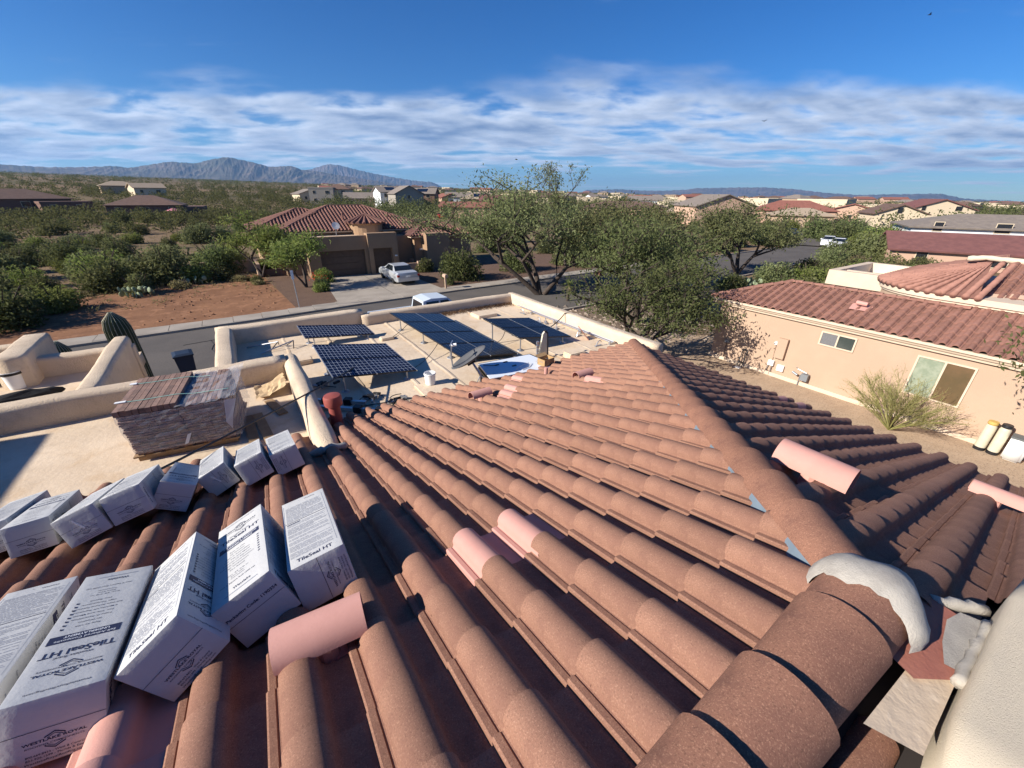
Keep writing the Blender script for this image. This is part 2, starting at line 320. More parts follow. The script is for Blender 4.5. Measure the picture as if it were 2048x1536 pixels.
# ---------------------------------------------------------------- main house
WROOT={}
_link=link
def link(name,me,m,parent=None,kind=None,loc=None,M=None):
    o=_link(name,me,m,parent,kind,loc,M)
    if parent is not None and parent.name in WROOT: o.matrix_parent_inverse=Matrix.Translation(-Vector(parent.location))
    return o
def thingw(name,label,cat,loc,group=None):
    o=thing(name,label,cat,loc,0,group); WROOT[o.name]=1; return o
S=R(18.43); cS,sS=math.cos(S),math.sin(S)
AX,AY=1.65,.12
def zA(Y): return 7-(1.3+.3161*Y)/.9487
def zB(X): return zA(AY)-math.tan(S)*(X-AX)
house=thingw('tile_roofed_house','tan stucco house with brown barrel tile roof and flat solar roof in the foreground','house',(3,6,0))
def rwall(name,x0,x1,y0,y1,z0,z1,m,parent,rad=.13,seed=0,amp=.012,end_round=True):
    """hand-trowelled stucco wall with a rounded top, along its longer side"""
    g=random.Random(seed); alongx=(x1-x0)>(y1-y0); L=(x1-x0) if alongx else (y1-y0); w=(y1-y0) if alongx else (x1-x0)
    n=max(3,int(L/.22)); rings=[]; ph=g.random()*9
    for i in range(n+1):
        t=i/n*L; dz=amp*math.sin(t*2.1+ph)+amp*.6*g.uniform(-1,1); dw=amp*.5*math.sin(t*3.3+ph*2)
        rr=min(rad,w*.48); hw=w/2+dw; prof=[(-hw,z0),(-hw,z1-rr)]
        for k in range(1,6): a=math.pi*(1-k/6*.5) ; prof.append((-hw+rr+rr*math.cos(a),z1+dz-rr+rr*math.sin(a)))
        for k in range(0,6): a=math.pi*.5*(1-k/6); prof.append((hw-rr+rr*math.cos(a),z1+dz-rr+rr*math.sin(a)))
        prof+=[(hw,z1-rr),(hw,z0)]
        e=min(i,n-i); c=.93 if (e==0 and end_round) else 1
        ring=[((x0+t,(y0+y1)/2+p*c,z) if alongx else ((x0+x1)/2-p*c,y0+t,z)) for p,z in prof]
        rings.append(ring)
    return MB().loft(rings).build(name,m,parent,smooth=True)
def auto(o,ang=40):
    me=o.data; me.polygons.foreach_set('use_smooth',[True]*len(me.polygons))
    try: me.set_sharp_from_angle(angle=R(ang))
    except Exception: pass
    return o
# bodies
b=MB().box(-.8,8.22,6.2,12.4,0,3.1).build('wall',STUC,house)
MB().box(-9,.2,-9,8.8,0,3.25).build('wall',STUC,house)
MB().box(.2,7.55,-9,6.2,0,3.2).build('wall',STUC,house)
MB().box(-9,-2.5,8.85,12.2,0,3.15).build('wall',STUC,house)
MB().box(-13,-9.05,1.5,9.35,0,6.95).build('upper_wall',STUC,house)  # unseen upper storey, added for the shadow it casts on the left flat roof
# flat roofs (gently uneven coating)
def deckslab(name,x0,x1,y0,y1,z0,z1,amp,seed):
    nx=int((x1-x0)/.25);ny=int((y1-y0)/.25); v=[];f=[]; g=random.Random(seed); p=[g.random()*6 for _ in range(6)]
    for j in range(ny+1):
        for i in range(nx+1):
            x=x0+(x1-x0)*i/nx; y=y0+(y1-y0)*j/ny
            v.append((x,y,z1+amp*(math.sin(x*1.7+p[0])*math.sin(y*1.3+p[1])+.5*math.sin(x*4.1+p[2]+y)*math.sin(y*3.7+p[3]))))
    for j in range(ny):
        for i in range(nx): a=j*(nx+1)+i; f.append((a,a+1,a+nx+2,a+nx+1))
    mb=MB(); mb.v=v; mb.f=f; mb.box(x0,x1,y0,y1,z0,z1-amp*2-.01)
    return mb.build(name,ROOFC,house,smooth=True)
deckslab('flat_roof',-.72,8.15,6.0,12.35,3.05,3.375,.012,1)
deckslab('flat_roof',-9,.34,5.2,8.75,3.2,3.575,.006,2)
deckslab('flat_roof',-9,-2.5,8.9,12.9,3.1,3.385,.008,3)
for x in (.55,1.55,2.55,3.35,5.15,6.1,7.1):
    mb=MB(); g=random.Random(int(x*10)); prev=None
    for k in range(25):
        y=6.6+5.6*k/24; xx=x+.012*g.uniform(-1,1); q=((xx-.045,y,3.388),(xx,y,3.3955),(xx+.045,y,3.388))
        if prev: mb.quad(prev[0],prev[1],q[1],q[0]); mb.quad(prev[1],prev[2],q[2],q[1])
        prev=q
    mb.build('roof_seam',ROOFC,house,smooth=True)
# parapets
rwall('parapet',-9,.36,8.68,9.03,2.9,4.0,STUC,house,.09,1)
rwall('parapet',.30,.60,4.62,9.04,3.0,4.003,STUC,house,.14,2,.018)
rwall('parapet',-.88,-.52,9.0,12.6,0.,3.82,STUC,house,.09,3)
rwall('parapet',-.88,2.78,12.28,12.62,0.,3.822,STUC,house,.08,4)
rwall('parapet',2.7,8.32,12.2,12.5,0.,3.70,STUC,house,.10,5,.006)
rwall('parapet',8.0,8.32,5.8,12.48,0.,3.703,STUC,house,.10,6,.006)
rwall('parapet',-2.80,-2.46,8.9,12.25,0,3.99,STUC,house,.11,7)
rwall('parapet',-4.2,-2.44,11.95,12.3,0,3.80,STUC,house,.08,8)
rwall('parapet',-4.45,-3.98,11.5,13.25,0,4.03,STUC,house,.08,9)
rwall('parapet',-9,-4.1,13.05,13.4,0,3.85,STUC,house,.08,10)
rwall('upper_parapet',1.22,2.36,-.80,-.165,2.5,5.66,STUCW,house,.03,11,.003)
# deck under the tiles
def slopedeck(name,pts,zf,th=.05):
    n=len(pts); mb=MB(); mb.poly([(x,y,zf(x,y)-.03) for x,y in pts]); mb.poly([(x,y,zf(x,y)-.03-th) for x,y in pts][::-1])
    for i in range(n):
        a,b_=pts[i],pts[(i+1)%n]; mb.quad((*a,zf(*a)-.03-th),(*b_,zf(*b_)-.03-th),(*b_,zf(*b_)-.03),(*a,zf(*a)-.03))
    return mb.build(name,mat('felt',(.03,.025,.024),.95),house)
H=6.5
roofA=slopedeck('tile_roof',[(-9,AY),(AX,AY),(AX+H-AY,H),(-9,H)],lambda x,y:zA(y))
roofB=slopedeck('tile_roof',[(AX,AY),(AX,-2.4),(8.0,-2.4),(8.0,H-.03)],lambda x,y:zB(x))
roofC=slopedeck('tile_roof',[(-9,AY),(-9,-2.5),(1.2,-2.5),(AX,-2.5),(AX,AY)],lambda x,y:zA(AY)-(AY-y)*.3333)
# --- barrel tile: x across (lip at 0), y down the slope (butt at 0, head at -), z normal
TW,TC,TL=.299,.3556,.425
PROF=[(0,.026),(.007,.031),(.030,.029),(.034,.024),(.042,.026),(.048,.036)]
for k in range(1,10): a=math.pi*(1-k/10); PROF.append((.1185+.0745*math.cos(a),.030+.074*math.sin(a)**.8))
PROF+=[(.195,.030),(.212,.013),(.250,.006),(.304,.004)]
def tile_geo(th=.018,tilt=.031):
    v=[];f=[]; n=len(PROF)
    for (y,dz) in ((0,tilt),(-TL,tilt-TL*.074)): v+=[(x,y,z+dz) for x,z in PROF]
    v+=[(x,0,z+tilt-th) for x,z in PROF]
    for k in range(n-1): f.append((n+k,k,k+1,n+k+1)); f.append((k,2*n+k,2*n+k+1,k+1))
    i=len(v); v+=[(0,-TL,PROF[0][1]+tilt-TL*.074-th*1.6),(0,0,PROF[0][1]+tilt-th*1.6)]; f.append((0,n,i,i+1)); 
    return v,f
TV,TF=tile_geo()
def tile_mesh(name='tile',m=TILE):
    me=bpy.data.meshes.new(name); me.from_pydata(TV,[],TF); me.update()
    me.polygons.foreach_set('use_smooth',[True]*len(me.polygons))
    me.set_sharp_from_angle(angle=R(38)); me.materials.append(m); return me
ME_T=tile_mesh(); ME_P=tile_mesh('pink_tile',PINK)
MAx=Matrix(((1,0,0),(0,cS,sS),(0,-sS,cS)))          # columns: x,y(down),n
MBx=Matrix(((0,cS,sS),(-1,0,0),(0,-sS,cS)))
HIPN=Vector((1,-1,0)).normalized()
def tile_M(plane,p,q,jit=True):
    if plane=='A': o=Vector((p,q*cS,zA(q*cS))); Mx=MAx
    else: o=Vector((AX+q*cS,p,zB(AX+q*cS))); Mx=MBx
    J=Matrix.Rotation(random.uniform(-.012,.012),3,'Z') if jit else Matrix.Identity(3)
    M=(Mx@J).to_4x4(); M.translation=o+Vector((0,0,random.uniform(-.002,.004))); return M
spots=[]
PINKS={(0,2),(1,2),(-5,2),(-6,2),(-5,1)}
for k in range(-26,26):
    p=.613+TW*k
    for j in range(-1,18):
        if j>15 and p<.25: continue
        q=.9386+TC*j; Y=q*cS
        if p+.02-Y>AX-AY: continue
        if p<-7.2: continue
        if .05<p<.6 and Y>4.85: continue                      # the parapet runs here
        spots.append(('A',p,q,(k,j)))
for k in range(-5,22):
    p=-.15+.299+TW*k
    for j in range(0,20):
        q=.30+TC*j; X=AX+q*cS
        if X>8.12: continue
        if (X-TL*.9)-(p-.02)<AX-AY-.45 and False: continue
        if X-(p-.30)<AX-AY: continue
        if p<0 and X<2.85: continue
        if p<.3 and X<1.98: continue
        spots.append(('B',p,q,(100+k,j)))
cl=camo.location
def dist(s):
    M=tile_M(s[0],s[1],s[2],False); return (M.translation-cl).length
def crosses(M):
    ds=[HIPN.dot(M@Vector(v))-(AX-AY)*HIPN.x for v in ((0,0,0),(TW,0,0),(0,-TL,0),(TW,-TL,0))]
    return min(ds),max(ds)
spots.sort(key=dist)
def in_view(s):
    M=tile_M(s[0],s[1],s[2],False); c=M@Vector((.15,-.15,.05))-cl; zc=c.dot(fw); 
    if zc<.05: return False
    x=c.dot(r2)/zc*807.5; y=c.dot(u2)/zc*807.5
    return abs(x)<1150 and abs(y)<900
nobj=0; farV=[];farF=[];base=0; TVn=np.array(TV)
for s in spots:
    M=tile_M(s[0],s[1],s[2]); lo,hi=crosses(M); side=hi if s[0]=='A' else -lo
    pink=s[3] in PINKS
    if (lo>0 if s[0]=='A' else hi<0): continue
    cut=side>.0 and not (lo>0 or hi<0)
    par=roofA if s[0]=='A' else roofB
    one=nobj<292 and (in_view(s) or pink)
    if pink: M=M@Matrix.Translation((0,0,.012))
    if cut:
        bm=bmesh.new(); bm.from_mesh(ME_T); bm.transform(M)
        nn=HIPN if s[0]=='A' else -HIPN
        bmesh.ops.bisect_plane(bm,geom=bm.verts[:]+bm.edges[:]+bm.faces[:],plane_co=(AX+.03*nn.x,AY+.03*nn.y,0),plane_no=nn,clear_outer=True)
        if len(bm.faces)==0: bm.free(); continue
        if one:
            bm.transform(M.inverted()); me=bpy.data.meshes.new('tile'); bm.to_mesh(me); me.materials.append(TILE); link('tile',me,TILE,par,M=M); nobj+=1
        else:
            i0=base; vs=[v.co[:] for v in bm.verts]; bm.verts.index_update(); farV.append(np.array(vs)); farF+= [tuple(i0+v.index for v in f.verts) for f in bm.faces]; base+=len(vs)
        bm.free(); continue
    if one:
        link('pink_tile' if pink else 'tile',ME_P if pink else ME_T,None,par,M=M); nobj+=1
    else:
        Mn=np.array(M); farV.append(TVn@Mn[:3,:3].T+Mn[:3,3]); farF+=[tuple(base+a for a in f) for f in TF]; base+=len(TV)
me=bpy.data.meshes.new('far_tiles'); me.from_pydata(np.vstack(farV).tolist(),[],farF); me.update(); me.polygons.foreach_set('use_smooth',[True]*len(me.polygons)); me.set_sharp_from_angle(angle=R(38))
link('far_tiles',me,TILE,roofA,kind='stuff')
# --- hip and ridge caps
def cap_mesh(L=.43,r0=.128,r1=.108,th=.016,m=CAP,arc=84,n=12):
    rings=[]
    for y,r in ((0,r0),(-L,r1)):
        out=[(r*math.sin(a),y,r*math.cos(a)*.86) for a in [R(-arc+2*arc*k/n) for k in range(n+1)]]
        inn=[((r-th)*math.sin(a),y,(r-th)*math.cos(a)*.86) for a in [R(arc-2*arc*k/n) for k in range(n+1)]]
        rings.append(out+inn)
    mb=MB().loft(rings); me=bpy.data.meshes.new('ridge_cap'); me.from_pydata(mb.v,[],mb.f); me.update(); me.polygons.foreach_set('use_smooth',[True]*len(me.polygons)); me.set_sharp_from_angle(angle=R(40)); me.materials.append(m); return me
ME_C=cap_mesh(.43,.135,.112); ME_R=cap_mesh(.40,.142,.122)
def axes(y,zup=Vector((0,0,1))):
    y=y.normalized(); x=y.cross(zup).normalized(); z=x.cross(y); return Matrix((x,y,z)).transposed()
hd=Vector((1,1,-math.tan(S))).normalized(); HM=axes(hd).to_4x4()
top=Vector((AX+.02,AY+.02,zA(AY)+.045)); Lh=(Vector((8.0,6.47,zA(6.47)+.045))-top).length; n=int(Lh/.362)
for i in range(n+1):
    d=Lh-.362*(n-i)-.01
    if d<.36: continue
    M=HM.copy(); M.translation=top+hd*(d+.0)+Vector((0,0,.036+.005*random.uniform(-1,1)))
    M=M@Matrix.Rotation(R(3.2),4,'X')@Matrix.Rotation(random.uniform(-.02,.02),4,'Z')
    link('ridge_cap',ME_C,None,roofA,M=M)
RM=axes(Vector((1,0,0))).to_4x4()
for i,x in enumerate([1.63,1.44,1.06,.755,.45,.145,-.16,-.465,-.77,-1.08]):
    M=RM.copy(); M.translation=(x,AY+.005,zA(AY)+.062+random.uniform(-.003,.003)); M=M@Matrix.Rotation(R(3.6),4,'X')@Matrix.Rotation(random.uniform(-.015,.015),4,'Z')
    link('ridge_cap',ME_R,None,roofA,M=M)
# blue-grey flashing showing under the hip caps
hl=Vector((-1,1,0)).normalized()
for sgn in (1,-1):
    mb=MB(); a0=top+hd*.10; N_=40; prev=None
    for k in range(N_+1):
        c=top+hd*(.05+(Lh-.1)*k/N_)+hl*sgn*(.088+.012*math.sin(k*2.3)); lo=c-Vector((0,0,.085))+hl*sgn*.02; hi=c+Vector((0,0,.035))
        if prev: mb.quad(prev[0],lo,hi,prev[1])
        prev=(lo,hi)
    mb.build('hip_flashing',GREYF,roofA)
# mortar bedding where hip and ridge meet
rings=[]; g=random.Random(3)
for t,r0 in ((0,.150),(.03,.168),(.08,.176),(.14,.166),(.20,.140),(.225,.10)):
    ring=[]
    for k in range(19):
        a=R(-88+176*k/18); rr_=r0*(1+g.uniform(-.012,.012)); skew=.06*abs(math.sin(a))*(1 if a>0 else .5)
        ring.append((1.575+t+(.015*g.uniform(-1,1) if t<.01 or t>.2 else 0)-skew*.35+.02*math.sin(a*4.3),AY-.0+rr_*math.sin(-a)*1.02,zA(AY)+.05+rr_*math.cos(a)*.86))
    rings.append(ring)
auto(MB().loft(rings,closed=False).build('mortar_bed',MORT,roofA),60)
# trim between ridge and the upper wall: trough tile, red flashing, mortar patches
def halfpipe(x0,x1,y,z0,z1,r,m,name,arc=88):
    rings=[[(x,y+r*math.sin(a),z-r*.2+r*math.cos(a)) for a in [R(-arc+2*arc*k/10) for k in range(11)]] for x,z in ((x0,z0),(x1,z1))]
    return MB().loft(rings,closed=False).build(name,m,roofC,smooth=True)
halfpipe(.1,1.32,-.065,zA(AY)-.085,zA(AY)-.10,.062,CAP,'trim_tile')
zf=lambda x,y:5.628-.10*(x-1.5)+.16*(y+.07)
MB().poly([(x,y,zf(x,y)) for x,y in ((1.50,.02),(1.95,.03),(1.97,-.15),(1.62,-.15),(1.48,-.07))]).build('red_flashing',mat('red_paint',(.40,.155,.105),.75,(.33,.12,.085),9,.7,.2,60),roofB)
MB().poly([(x,y,zf(x,y)-.012) for x,y in ((1.18,-.03),(1.56,-.05),(1.62,-.15),(1.25,-.15))]).build('tan_flashing',ROOFC,roofB)
def blob(name,pts,rad,m,par,seed=1):
    g=random.Random(seed); mb=MB(); P=[Vector(p) for p in pts]
    Q=[]; 
    for a,b_ in zip(P,P[1:]):
        for t in range(4): Q.append(a.lerp(b_,t/4))
    Q.append(P[-1]); mb.tube([q+Vector((g.uniform(-1,1),g.uniform(-1,1),g.uniform(-.5,.5)))*rad*.25 for q in Q],[rad*g.uniform(.75,1.2) for _ in Q],8); return mb.build(name,m,par,smooth=True)
blob('mortar_patch',[(1.60,-.15,5.612),(1.74,-.155,5.60),(1.88,-.158,5.59),(2.0,-.16,5.58)],.018,MORT,roofB,4)
blob('mortar_patch',[(1.96,-.02,5.575),(2.05,-.08,5.56),(2.12,-.14,5.55)],.022,MORT,roofB,5)
MB().poly([(x,y,zf(x,y)+.006) for x,y in ((1.64,-.11),(1.74,-.085),(1.88,-.07),(1.98,-.09),(2.02,-.15),(1.66,-.152))]).build('mortar_patch',MORT,roofB)
blob('mortar_patch',[(.20,4.68,zA(4.68)+.055),(.32,4.62,zA(4.62)+.10),(.46,4.60,zA(4.6)+.11),(.60,4.62,zA(4.62)+.06)],.05,MORT,roofA,6)
# --- pink vents: a half round cowl on a stub
def cowl(plane,p,q,yaw=0,L=.34,r=.075,m=PINK,rise=.15,half=180):
    M=tile_M(plane,p,q,False)
    base=MB(); pan=[(-.13,-.02),(.13,-.02),(.13,-.36),(-.13,-.36)]
    root=MB().box(-.16,.16,-.05,.05,-.0,.02).lathe([(.05,0),(.05,rise)],10).build('vent_stub',m,roofA if plane=='A' else roofB,smooth=False); root.matrix_basis=M
    rings=[]
    for x in (-L/2,L/2):
        out=[(x,r*math.cos(a),r*math.sin(a)) for a in [R(-15+210*k/14) for k in range(15)]]; inn=[(x,(r-.006)*math.cos(a),(r-.006)*math.sin(a)) for a in [R(195-210*k/14) for k in range(15)]]
        rings.append(out+inn)
    c=auto(MB().loft(rings).build('cowl',m,None),35); c.parent=root; c.matrix_basis=Matrix.Translation((0,0,rise+.01))@Matrix.Rotation(yaw,4,'Z')
    return root
cowl('A',-.06,1.37,R(-6),.35,.098,PINK,.12)
cowl('A',2.78,5.35,R(4),.36,.09,PINK,.12)
cowl('A',4.42,4.72,R(2),.34,.085,PINK,.11)
cowl('B',.74,1.32,R(4),.44,.125,PINK,.14)
cowl('B',-.02,3.9,R(4),.36,.09,PINK,.12)
MB().lathe([(.035,0),(.035,.16),(.0,.165)],10,(4.45,5.55,zA(5.55)+.07)).build('vent_pipe',PINK,roofA)
for (p,q) in ((3.12,5.37),(3.42,5.62),(3.9,6.2),(4.28,4.55)):
    link('pink_tile',ME_P,None,roofA,M=tile_M('A',.613+TW*round((p-.613)/TW),.9386+TC*round((q-.9386)/TC)+.0)@Matrix.Translation((0,.01,.014)))
for (p,q) in ((2.44,6.2),(2.84,6.2)):
    link('pink_tile',ME_P,None,roofB,M=tile_M('B',.149+TW*round((p-.149)/TW),.30+TC*round((q-.30)/TC))@Matrix.Translation((0,.01,.014)))
# red round roof vent beside the parapet
rv=MB().lathe([(.10,-.05),(.095,.10),(.085,.52),(.13,.53),(.135,.56),(.135,.66),(.12,.69),(.05,.705),(0,.706)],20,(.74,6.12,zA(6.12)-.10)).build('roof_vent',REDV,house,smooth=False); auto(rv,40)
# ---------------------------------------------------------------- boxes of underlayment on the tiles
BW,BH,BL=.256,.240,.889
def Rm(y,p,r): return Matrix.Rotation(R(y),4,'Z')@Matrix.Rotation(R(p),4,'X')@Matrix.Rotation(R(r),4,'Y')
def carton(label,pos,ypr,faces,seed,group,tape=False,torn=False):
    g=random.Random(seed); root=thing('underlayment_box',label,'box',(0,0,0),0,group)
    root.matrix_basis=Matrix.Translation((pos[0],pos[1],pos[2]+7))@Rm(*ypr)
    # body with slightly bulged, uneven faces and soft edges
    nx,ny=4,8; bm=bmesh.new(); bmesh.ops.create_cube(bm,size=1)
    bmesh.ops.scale(bm,vec=(BW,BL,BH),verts=bm.verts); bmesh.ops.translate(bm,vec=(0,BL/2,0),verts=bm.verts)
    bmesh.ops.bevel(bm,geom=bm.edges[:],offset=.004,segments=2,affect='EDGES',profile=.6)
    bmesh.ops.subdivide_edges(bm,edges=[e for e in bm.edges if e.calc_length()>.1],cuts=5,use_grid_fill=True)
    for v in bm.verts:
        x,y,z=v.co; fx=1-min(1,abs(x)/(BW/2)); fz=1-min(1,abs(z)/(BH/2)); fy=1-min(1,abs(y-BL/2)/(BL/2))
        v.co.x+=-.0035*fz*fy*(1+math.sin(y*9+seed))*(1 if x>0 else -1); v.co.z+=-.004*fx*fy*(1+math.sin(y*7+seed*2))*(1 if z>0 else -1)*.0
    me=bpy.data.meshes.new('carton'); bm.to_mesh(me); bm.free(); me.polygons.foreach_set('use_smooth',[True]*len(me.polygons)); me.set_sharp_from_angle(angle=R(35))
    link('carton',me,PAPER,root)
    e=.0009
    F={'T':lambda a,b:(a*BW/2,b*BL,BH/2+e),            # a -1..1 across, b 0..1 from near to far
       'L':lambda a,b:(-BW/2-e,b*BL,a*BH/2),
       'R':lambda a,b:(BW/2+e,b*BL,-a*BH/2),
       'E':lambda a,b:(a*BW/2,-.0012,b*BH/2)}            # near end, b -1..1
    ink=MB(); grey=MB(); wht=MB()
    def bar(mb,f,a0,a1,b0,b1,de=0):
        def q(a,b): 
            p=Vector(f(a,b)); return p
        n=4 if abs(b1-b0)>.2 else 1
        mb.quad(q(a0,b0),q(a1,b0),q(a1,b1),q(a0,b1))
    def para(f,b0,b1,a0=-.85,a1=.8,step=.014,w=.0045,mb=None):
        b=b0
        while b<b1:
            if g.random()<.86:
                e1=a1-(g.random()*.9 if g.random()<.3 else g.random()*.08)
                x=a0
                while x<e1-.03:
                    l=g.uniform(.08,.32); bar(mb or grey,f,x,min(x+l,e1),b,b+w); x+=l+g.uniform(.02,.04)
            b+=step*g.uniform(.85,1.15)
    def logo(f,cx,cy,s,sy,flip=1):
        """shield outline with the maker's words; s: half width in a, sy: in b"""
        def P(x,y): return f(cx+flip*x*s,cy+flip*y*sy)
        out=[(-.32,.55),(0,1),(.32,.55),(.32,-.55),(0,-1),(-.32,-.55)]
        for sc,w in ((1,.13),(.74,.07)):
            for i in range(6):
                a,b=out[i],out[(i+1)%6]
                if i in (2,5) : 
                    for (t0,t1) in ((0,.12),(.88,1)):
                        pa=(a[0]+(b[0]-a[0])*t0,a[1]+(b[1]-a[1])*t0); pb=(a[0]+(b[0]-a[0])*t1,a[1]+(b[1]-a[1])*t1)
                        ink.quad(P(pa[0]*sc,pa[1]*sc),P(pb[0]*sc,pb[1]*sc),P(pb[0]*(sc-w),pb[1]*sc),P(pa[0]*(sc-w),pa[1]*sc))
                    continue
                ink.quad(P(a[0]*sc,a[1]*sc),P(b[0]*sc,b[1]*sc),P(b[0]*(sc-w),b[1]*(sc-w)),P(a[0]*(sc-w),a[1]*(sc-w)))
        put_text(ink,'WESTLAKE ROYAL',sy*.42,lambda x,y:f(x,y),cx,cy+flip*sy*.06,flip,w=2*s*.98)
        put_text(ink,'ROOFING COMPONENTS',sy*.26,lambda x,y:f(x,y),cx,cy-flip*sy*.36,flip,w=2*s*.9)
    def front(f,flip=1):
        """printed main panel; reads from the far end when flip=-1"""
        def B(b): return b if flip>0 else 1-b
        put_text(ink,'Westlake',.034,f,.05,B(.08),flip,w=.62)
        bar(grey,f,-.55,.6,B(.055),B(.048))
        put_text(ink,'Net 2 Square Roll (200 sq)',.017,f,-.1,B(.16),flip,w=1.25)
        for i in range(3): put_text(ink,('Contents','Part No.','Size 39 3/8 in')[i],.013,f,-.1,B(.20+.022*i),flip,w=(.5,.5,.8)[i])
        for i,sx in enumerate(('Fire Rated','High Temperature','Self Seals Around Fasteners','6 Months UV Exposure','For Tile and Metal','Class A Assemblies','All Weather','Easy to Use')):
            bb=B(.30+.032*i); put_text(ink,sx,.0155,f,-.12,bb,flip,w=min(1.3,.055*len(sx)))
            c=.72*flip; bar(ink,f,c-.03,c-.01,bb,bb+flip*.012); bar(ink,f,c-.012,c+.05,bb+flip*.004,bb+flip*.016)
        bar(ink,f,-.86,.80,B(.585),B(.645))
        put_text(wht,'Self-Adhered Composite',.021,lambda a,b:tuple(Vector(f(a,b))+Vector(f(a,b))*0+nf[f]*.0005),0,B(.623),flip,w=1.40)
        put_text(wht,'UNDERLAYMENT',.022,lambda a,b:tuple(Vector(f(a,b))+nf[f]*.0005),0,B(.595),flip,w=1.05)
        put_text(ink,'TileSeal HT',.056,f,0,B(.705),flip,w=1.66)
        put_text(ink,'Westlake Royal',.022,f,-.05,B(.752),flip,w=.85)
        logo(f,0,B(.845),.75,.055,flip)
        put_text(ink,'WestlakeRoyalRoofing.com',.016,f,0,B(.955),flip,w=1.3)
    def fine(f,flip=1):
        put_text(ink,'TileSeal HT',.050,f,0,.045 if flip>0 else .045,flip,w=1.3)
        bar(ink,f,-.9,.82,.60,.606); bar(ink,f,-.84,-.3,.575,.585)
        for a in (-.93,.86): bar(grey,f,a,a+.012,.10,.93)
        para(f,.11,.57); para(f,.62,.90); put_text(ink,'Westlake',.022,f,.3,.94,1,w=.5)
    def end(f,rot=0,code=False):
        if rot==0:
            bar(INKB,f,-1,1,.055,.075); G=f
        else:
            G=(lambda a,b:f(-b,a)) if rot==1 else (lambda a,b:f(b,-a)); bar(INKB,f,-.01,.01,-1,1)
        if code: put_text(ink,'Packaging Code: 1190354',.17,f,0,.30,1,w=1.75)
        else:
            logo(G,-.0,-.34,.62,.26,1)
            put_text(ink,'800.669.8453 - West & Central',.085,G,-.0,-.70,1,w=1.1); put_text(ink,'855.926.1599 - Florida & East',.085,G,0,-.80,1,w=1.1); put_text(ink,'WestlakeRoyalRoofing.com',.09,G,0,-.91,1,w=1.15)
    INKB=MB()
    nf={F['T']:Vector((0,0,1)),F['L']:Vector((-1,0,0)),F['R']:Vector((1,0,0)),F['E']:Vector((0,-1,0))}
    for k,v in faces.items():
        if v=='front': front(F[k],1)
        elif v=='frontr': front(F[k],-1)
        elif v=='fine': fine(F[k],1)
        elif v=='finer': fine(F[k],-1)
        elif v=='end': end(F[k])
        elif v=='endr': end(F[k],1)
        elif v=='endl': end(F[k],2)
        elif v=='code': end(F[k],0,True)
    ink.build('print',INK,root,kind='stuff'); 
    if grey.v: grey.build('fine_print',INKL,root,kind='stuff')
    if wht.v: wht.build('white_print',INKW,root,kind='stuff')
    if INKB.v: INKB.build('flap_seam',mat('seam',(.12,.11,.13),.8),root)
    # hand hole pressed in one end of the top
    if 'T' in faces:
        pts=[(-.2,.985-.03),(.2,.985-.03),(.24,.985-.02),(.2,.985-.01),(-.2,.985-.01),(-.24,.985-.02)]
        for i in range(6):
            a,b=pts[i],pts[(i+1)%6]; grey2=MB().quad(F['T'](*a),F['T'](*b),F['T'](b[0]*.93,.965+(b[1]-.965)*.8),F['T'](a[0]*.93,.965+(a[1]-.965)*.8))
        grey2.build('hand_hole',INKL,root)
    if tape:
        MB().poly([(-BW*.05,-.004,BH*.28),(BW*.30,-.004,-BH*.02),(BW*.24,-.005,-BH*.30),(-BW*.28,-.004,-BH*.05)]).build('torn_tape',FILM,root)
        MB().box(-.006,.004,-.006,-.002,-BH*.1,BH*.3,Matrix.Rotation(R(-20),4,'Y')).build('torn_paper',WHITE,root)
    return root
GB='white underlayment boxes laid in two rows on the tiles'
FR=[('white box of roofing underlayment lying beside the large pink vent, fine print on top',(.004,1.641,-1.699),(-.9,-16.6,-6.6),{'T':'fine','E':'endr','R':'front'},1),
 ('white roofing underlayment box whose end reads Packaging Code, between two tilted boxes',(-.278,1.628,-1.697),(1.9,-15.7,-19.6),{'T':'front','E':'code','R':'fine'},2),
 ('white underlayment box rolled on edge with brand shield on its end, front row',(-.555,1.518,-1.648),(2.4,-17.4,-31.2),{'T':'fine','R':'frontr','E':'end'},3),
 ('white underlayment box with large TileSeal print facing up, above the pink tiles',(-.89,1.485,-1.672),(1.4,-16.1,14),{'T':'frontr','E':'end','R':'fine'},4),
 ('white underlayment box at the outer end of the front row, fine print up',(-1.23,1.70,-1.74),(2,-17,8),{'T':'finer','E':'end','R':'front'},5)]
BR=[('white underlayment box at the end of the back row beside the rounded parapet',(-.035,4.127,-2.503),(1.7,-16.8,-9.5),{'T':'finer','E':'endl'},6),
 ('white underlayment box second from the parapet in the back row',(-.328,4.116,-2.492),(2,-19.1,-14.8),{'T':'finer','E':'endr','R':'front'},7),
 ('white underlayment box with torn tape, third from the parapet in the back row',(-.636,4.187,-2.542),(4.1,-17.5,-20.5),{'T':'fine','R':'fine','E':'endr'},8),
 ('white underlayment box leaning towards the street, fourth from the parapet in back row',(-.938,3.939,-2.421),(2.1,-20.1,31.3),{'T':'frontr','L':'fine','E':'end'},9),
 ('white underlayment box fifth from the parapet in the back row',(-1.19,3.80,-2.29),(2.2,-20.3,-9.5),{'T':'finer','E':'end','R':'fine'},10),
 ('white underlayment box with glossy tape, sixth from the parapet in the back row',(-1.462,3.76,-2.335),(.9,-20,-15.2),{'T':'finer','E':'end','R':'front'},11),
 ('white underlayment box seventh from the parapet in the back row',(-1.816,3.945,-2.416),(5.1,-19,1.6),{'T':'front','E':'end','R':'fine'},12),
 ('white underlayment box at the outer end of the back row',(-2.13,4.20,-2.50),(3,-18,-5),{'T':'fine','E':'end','R':'fine'},13)]
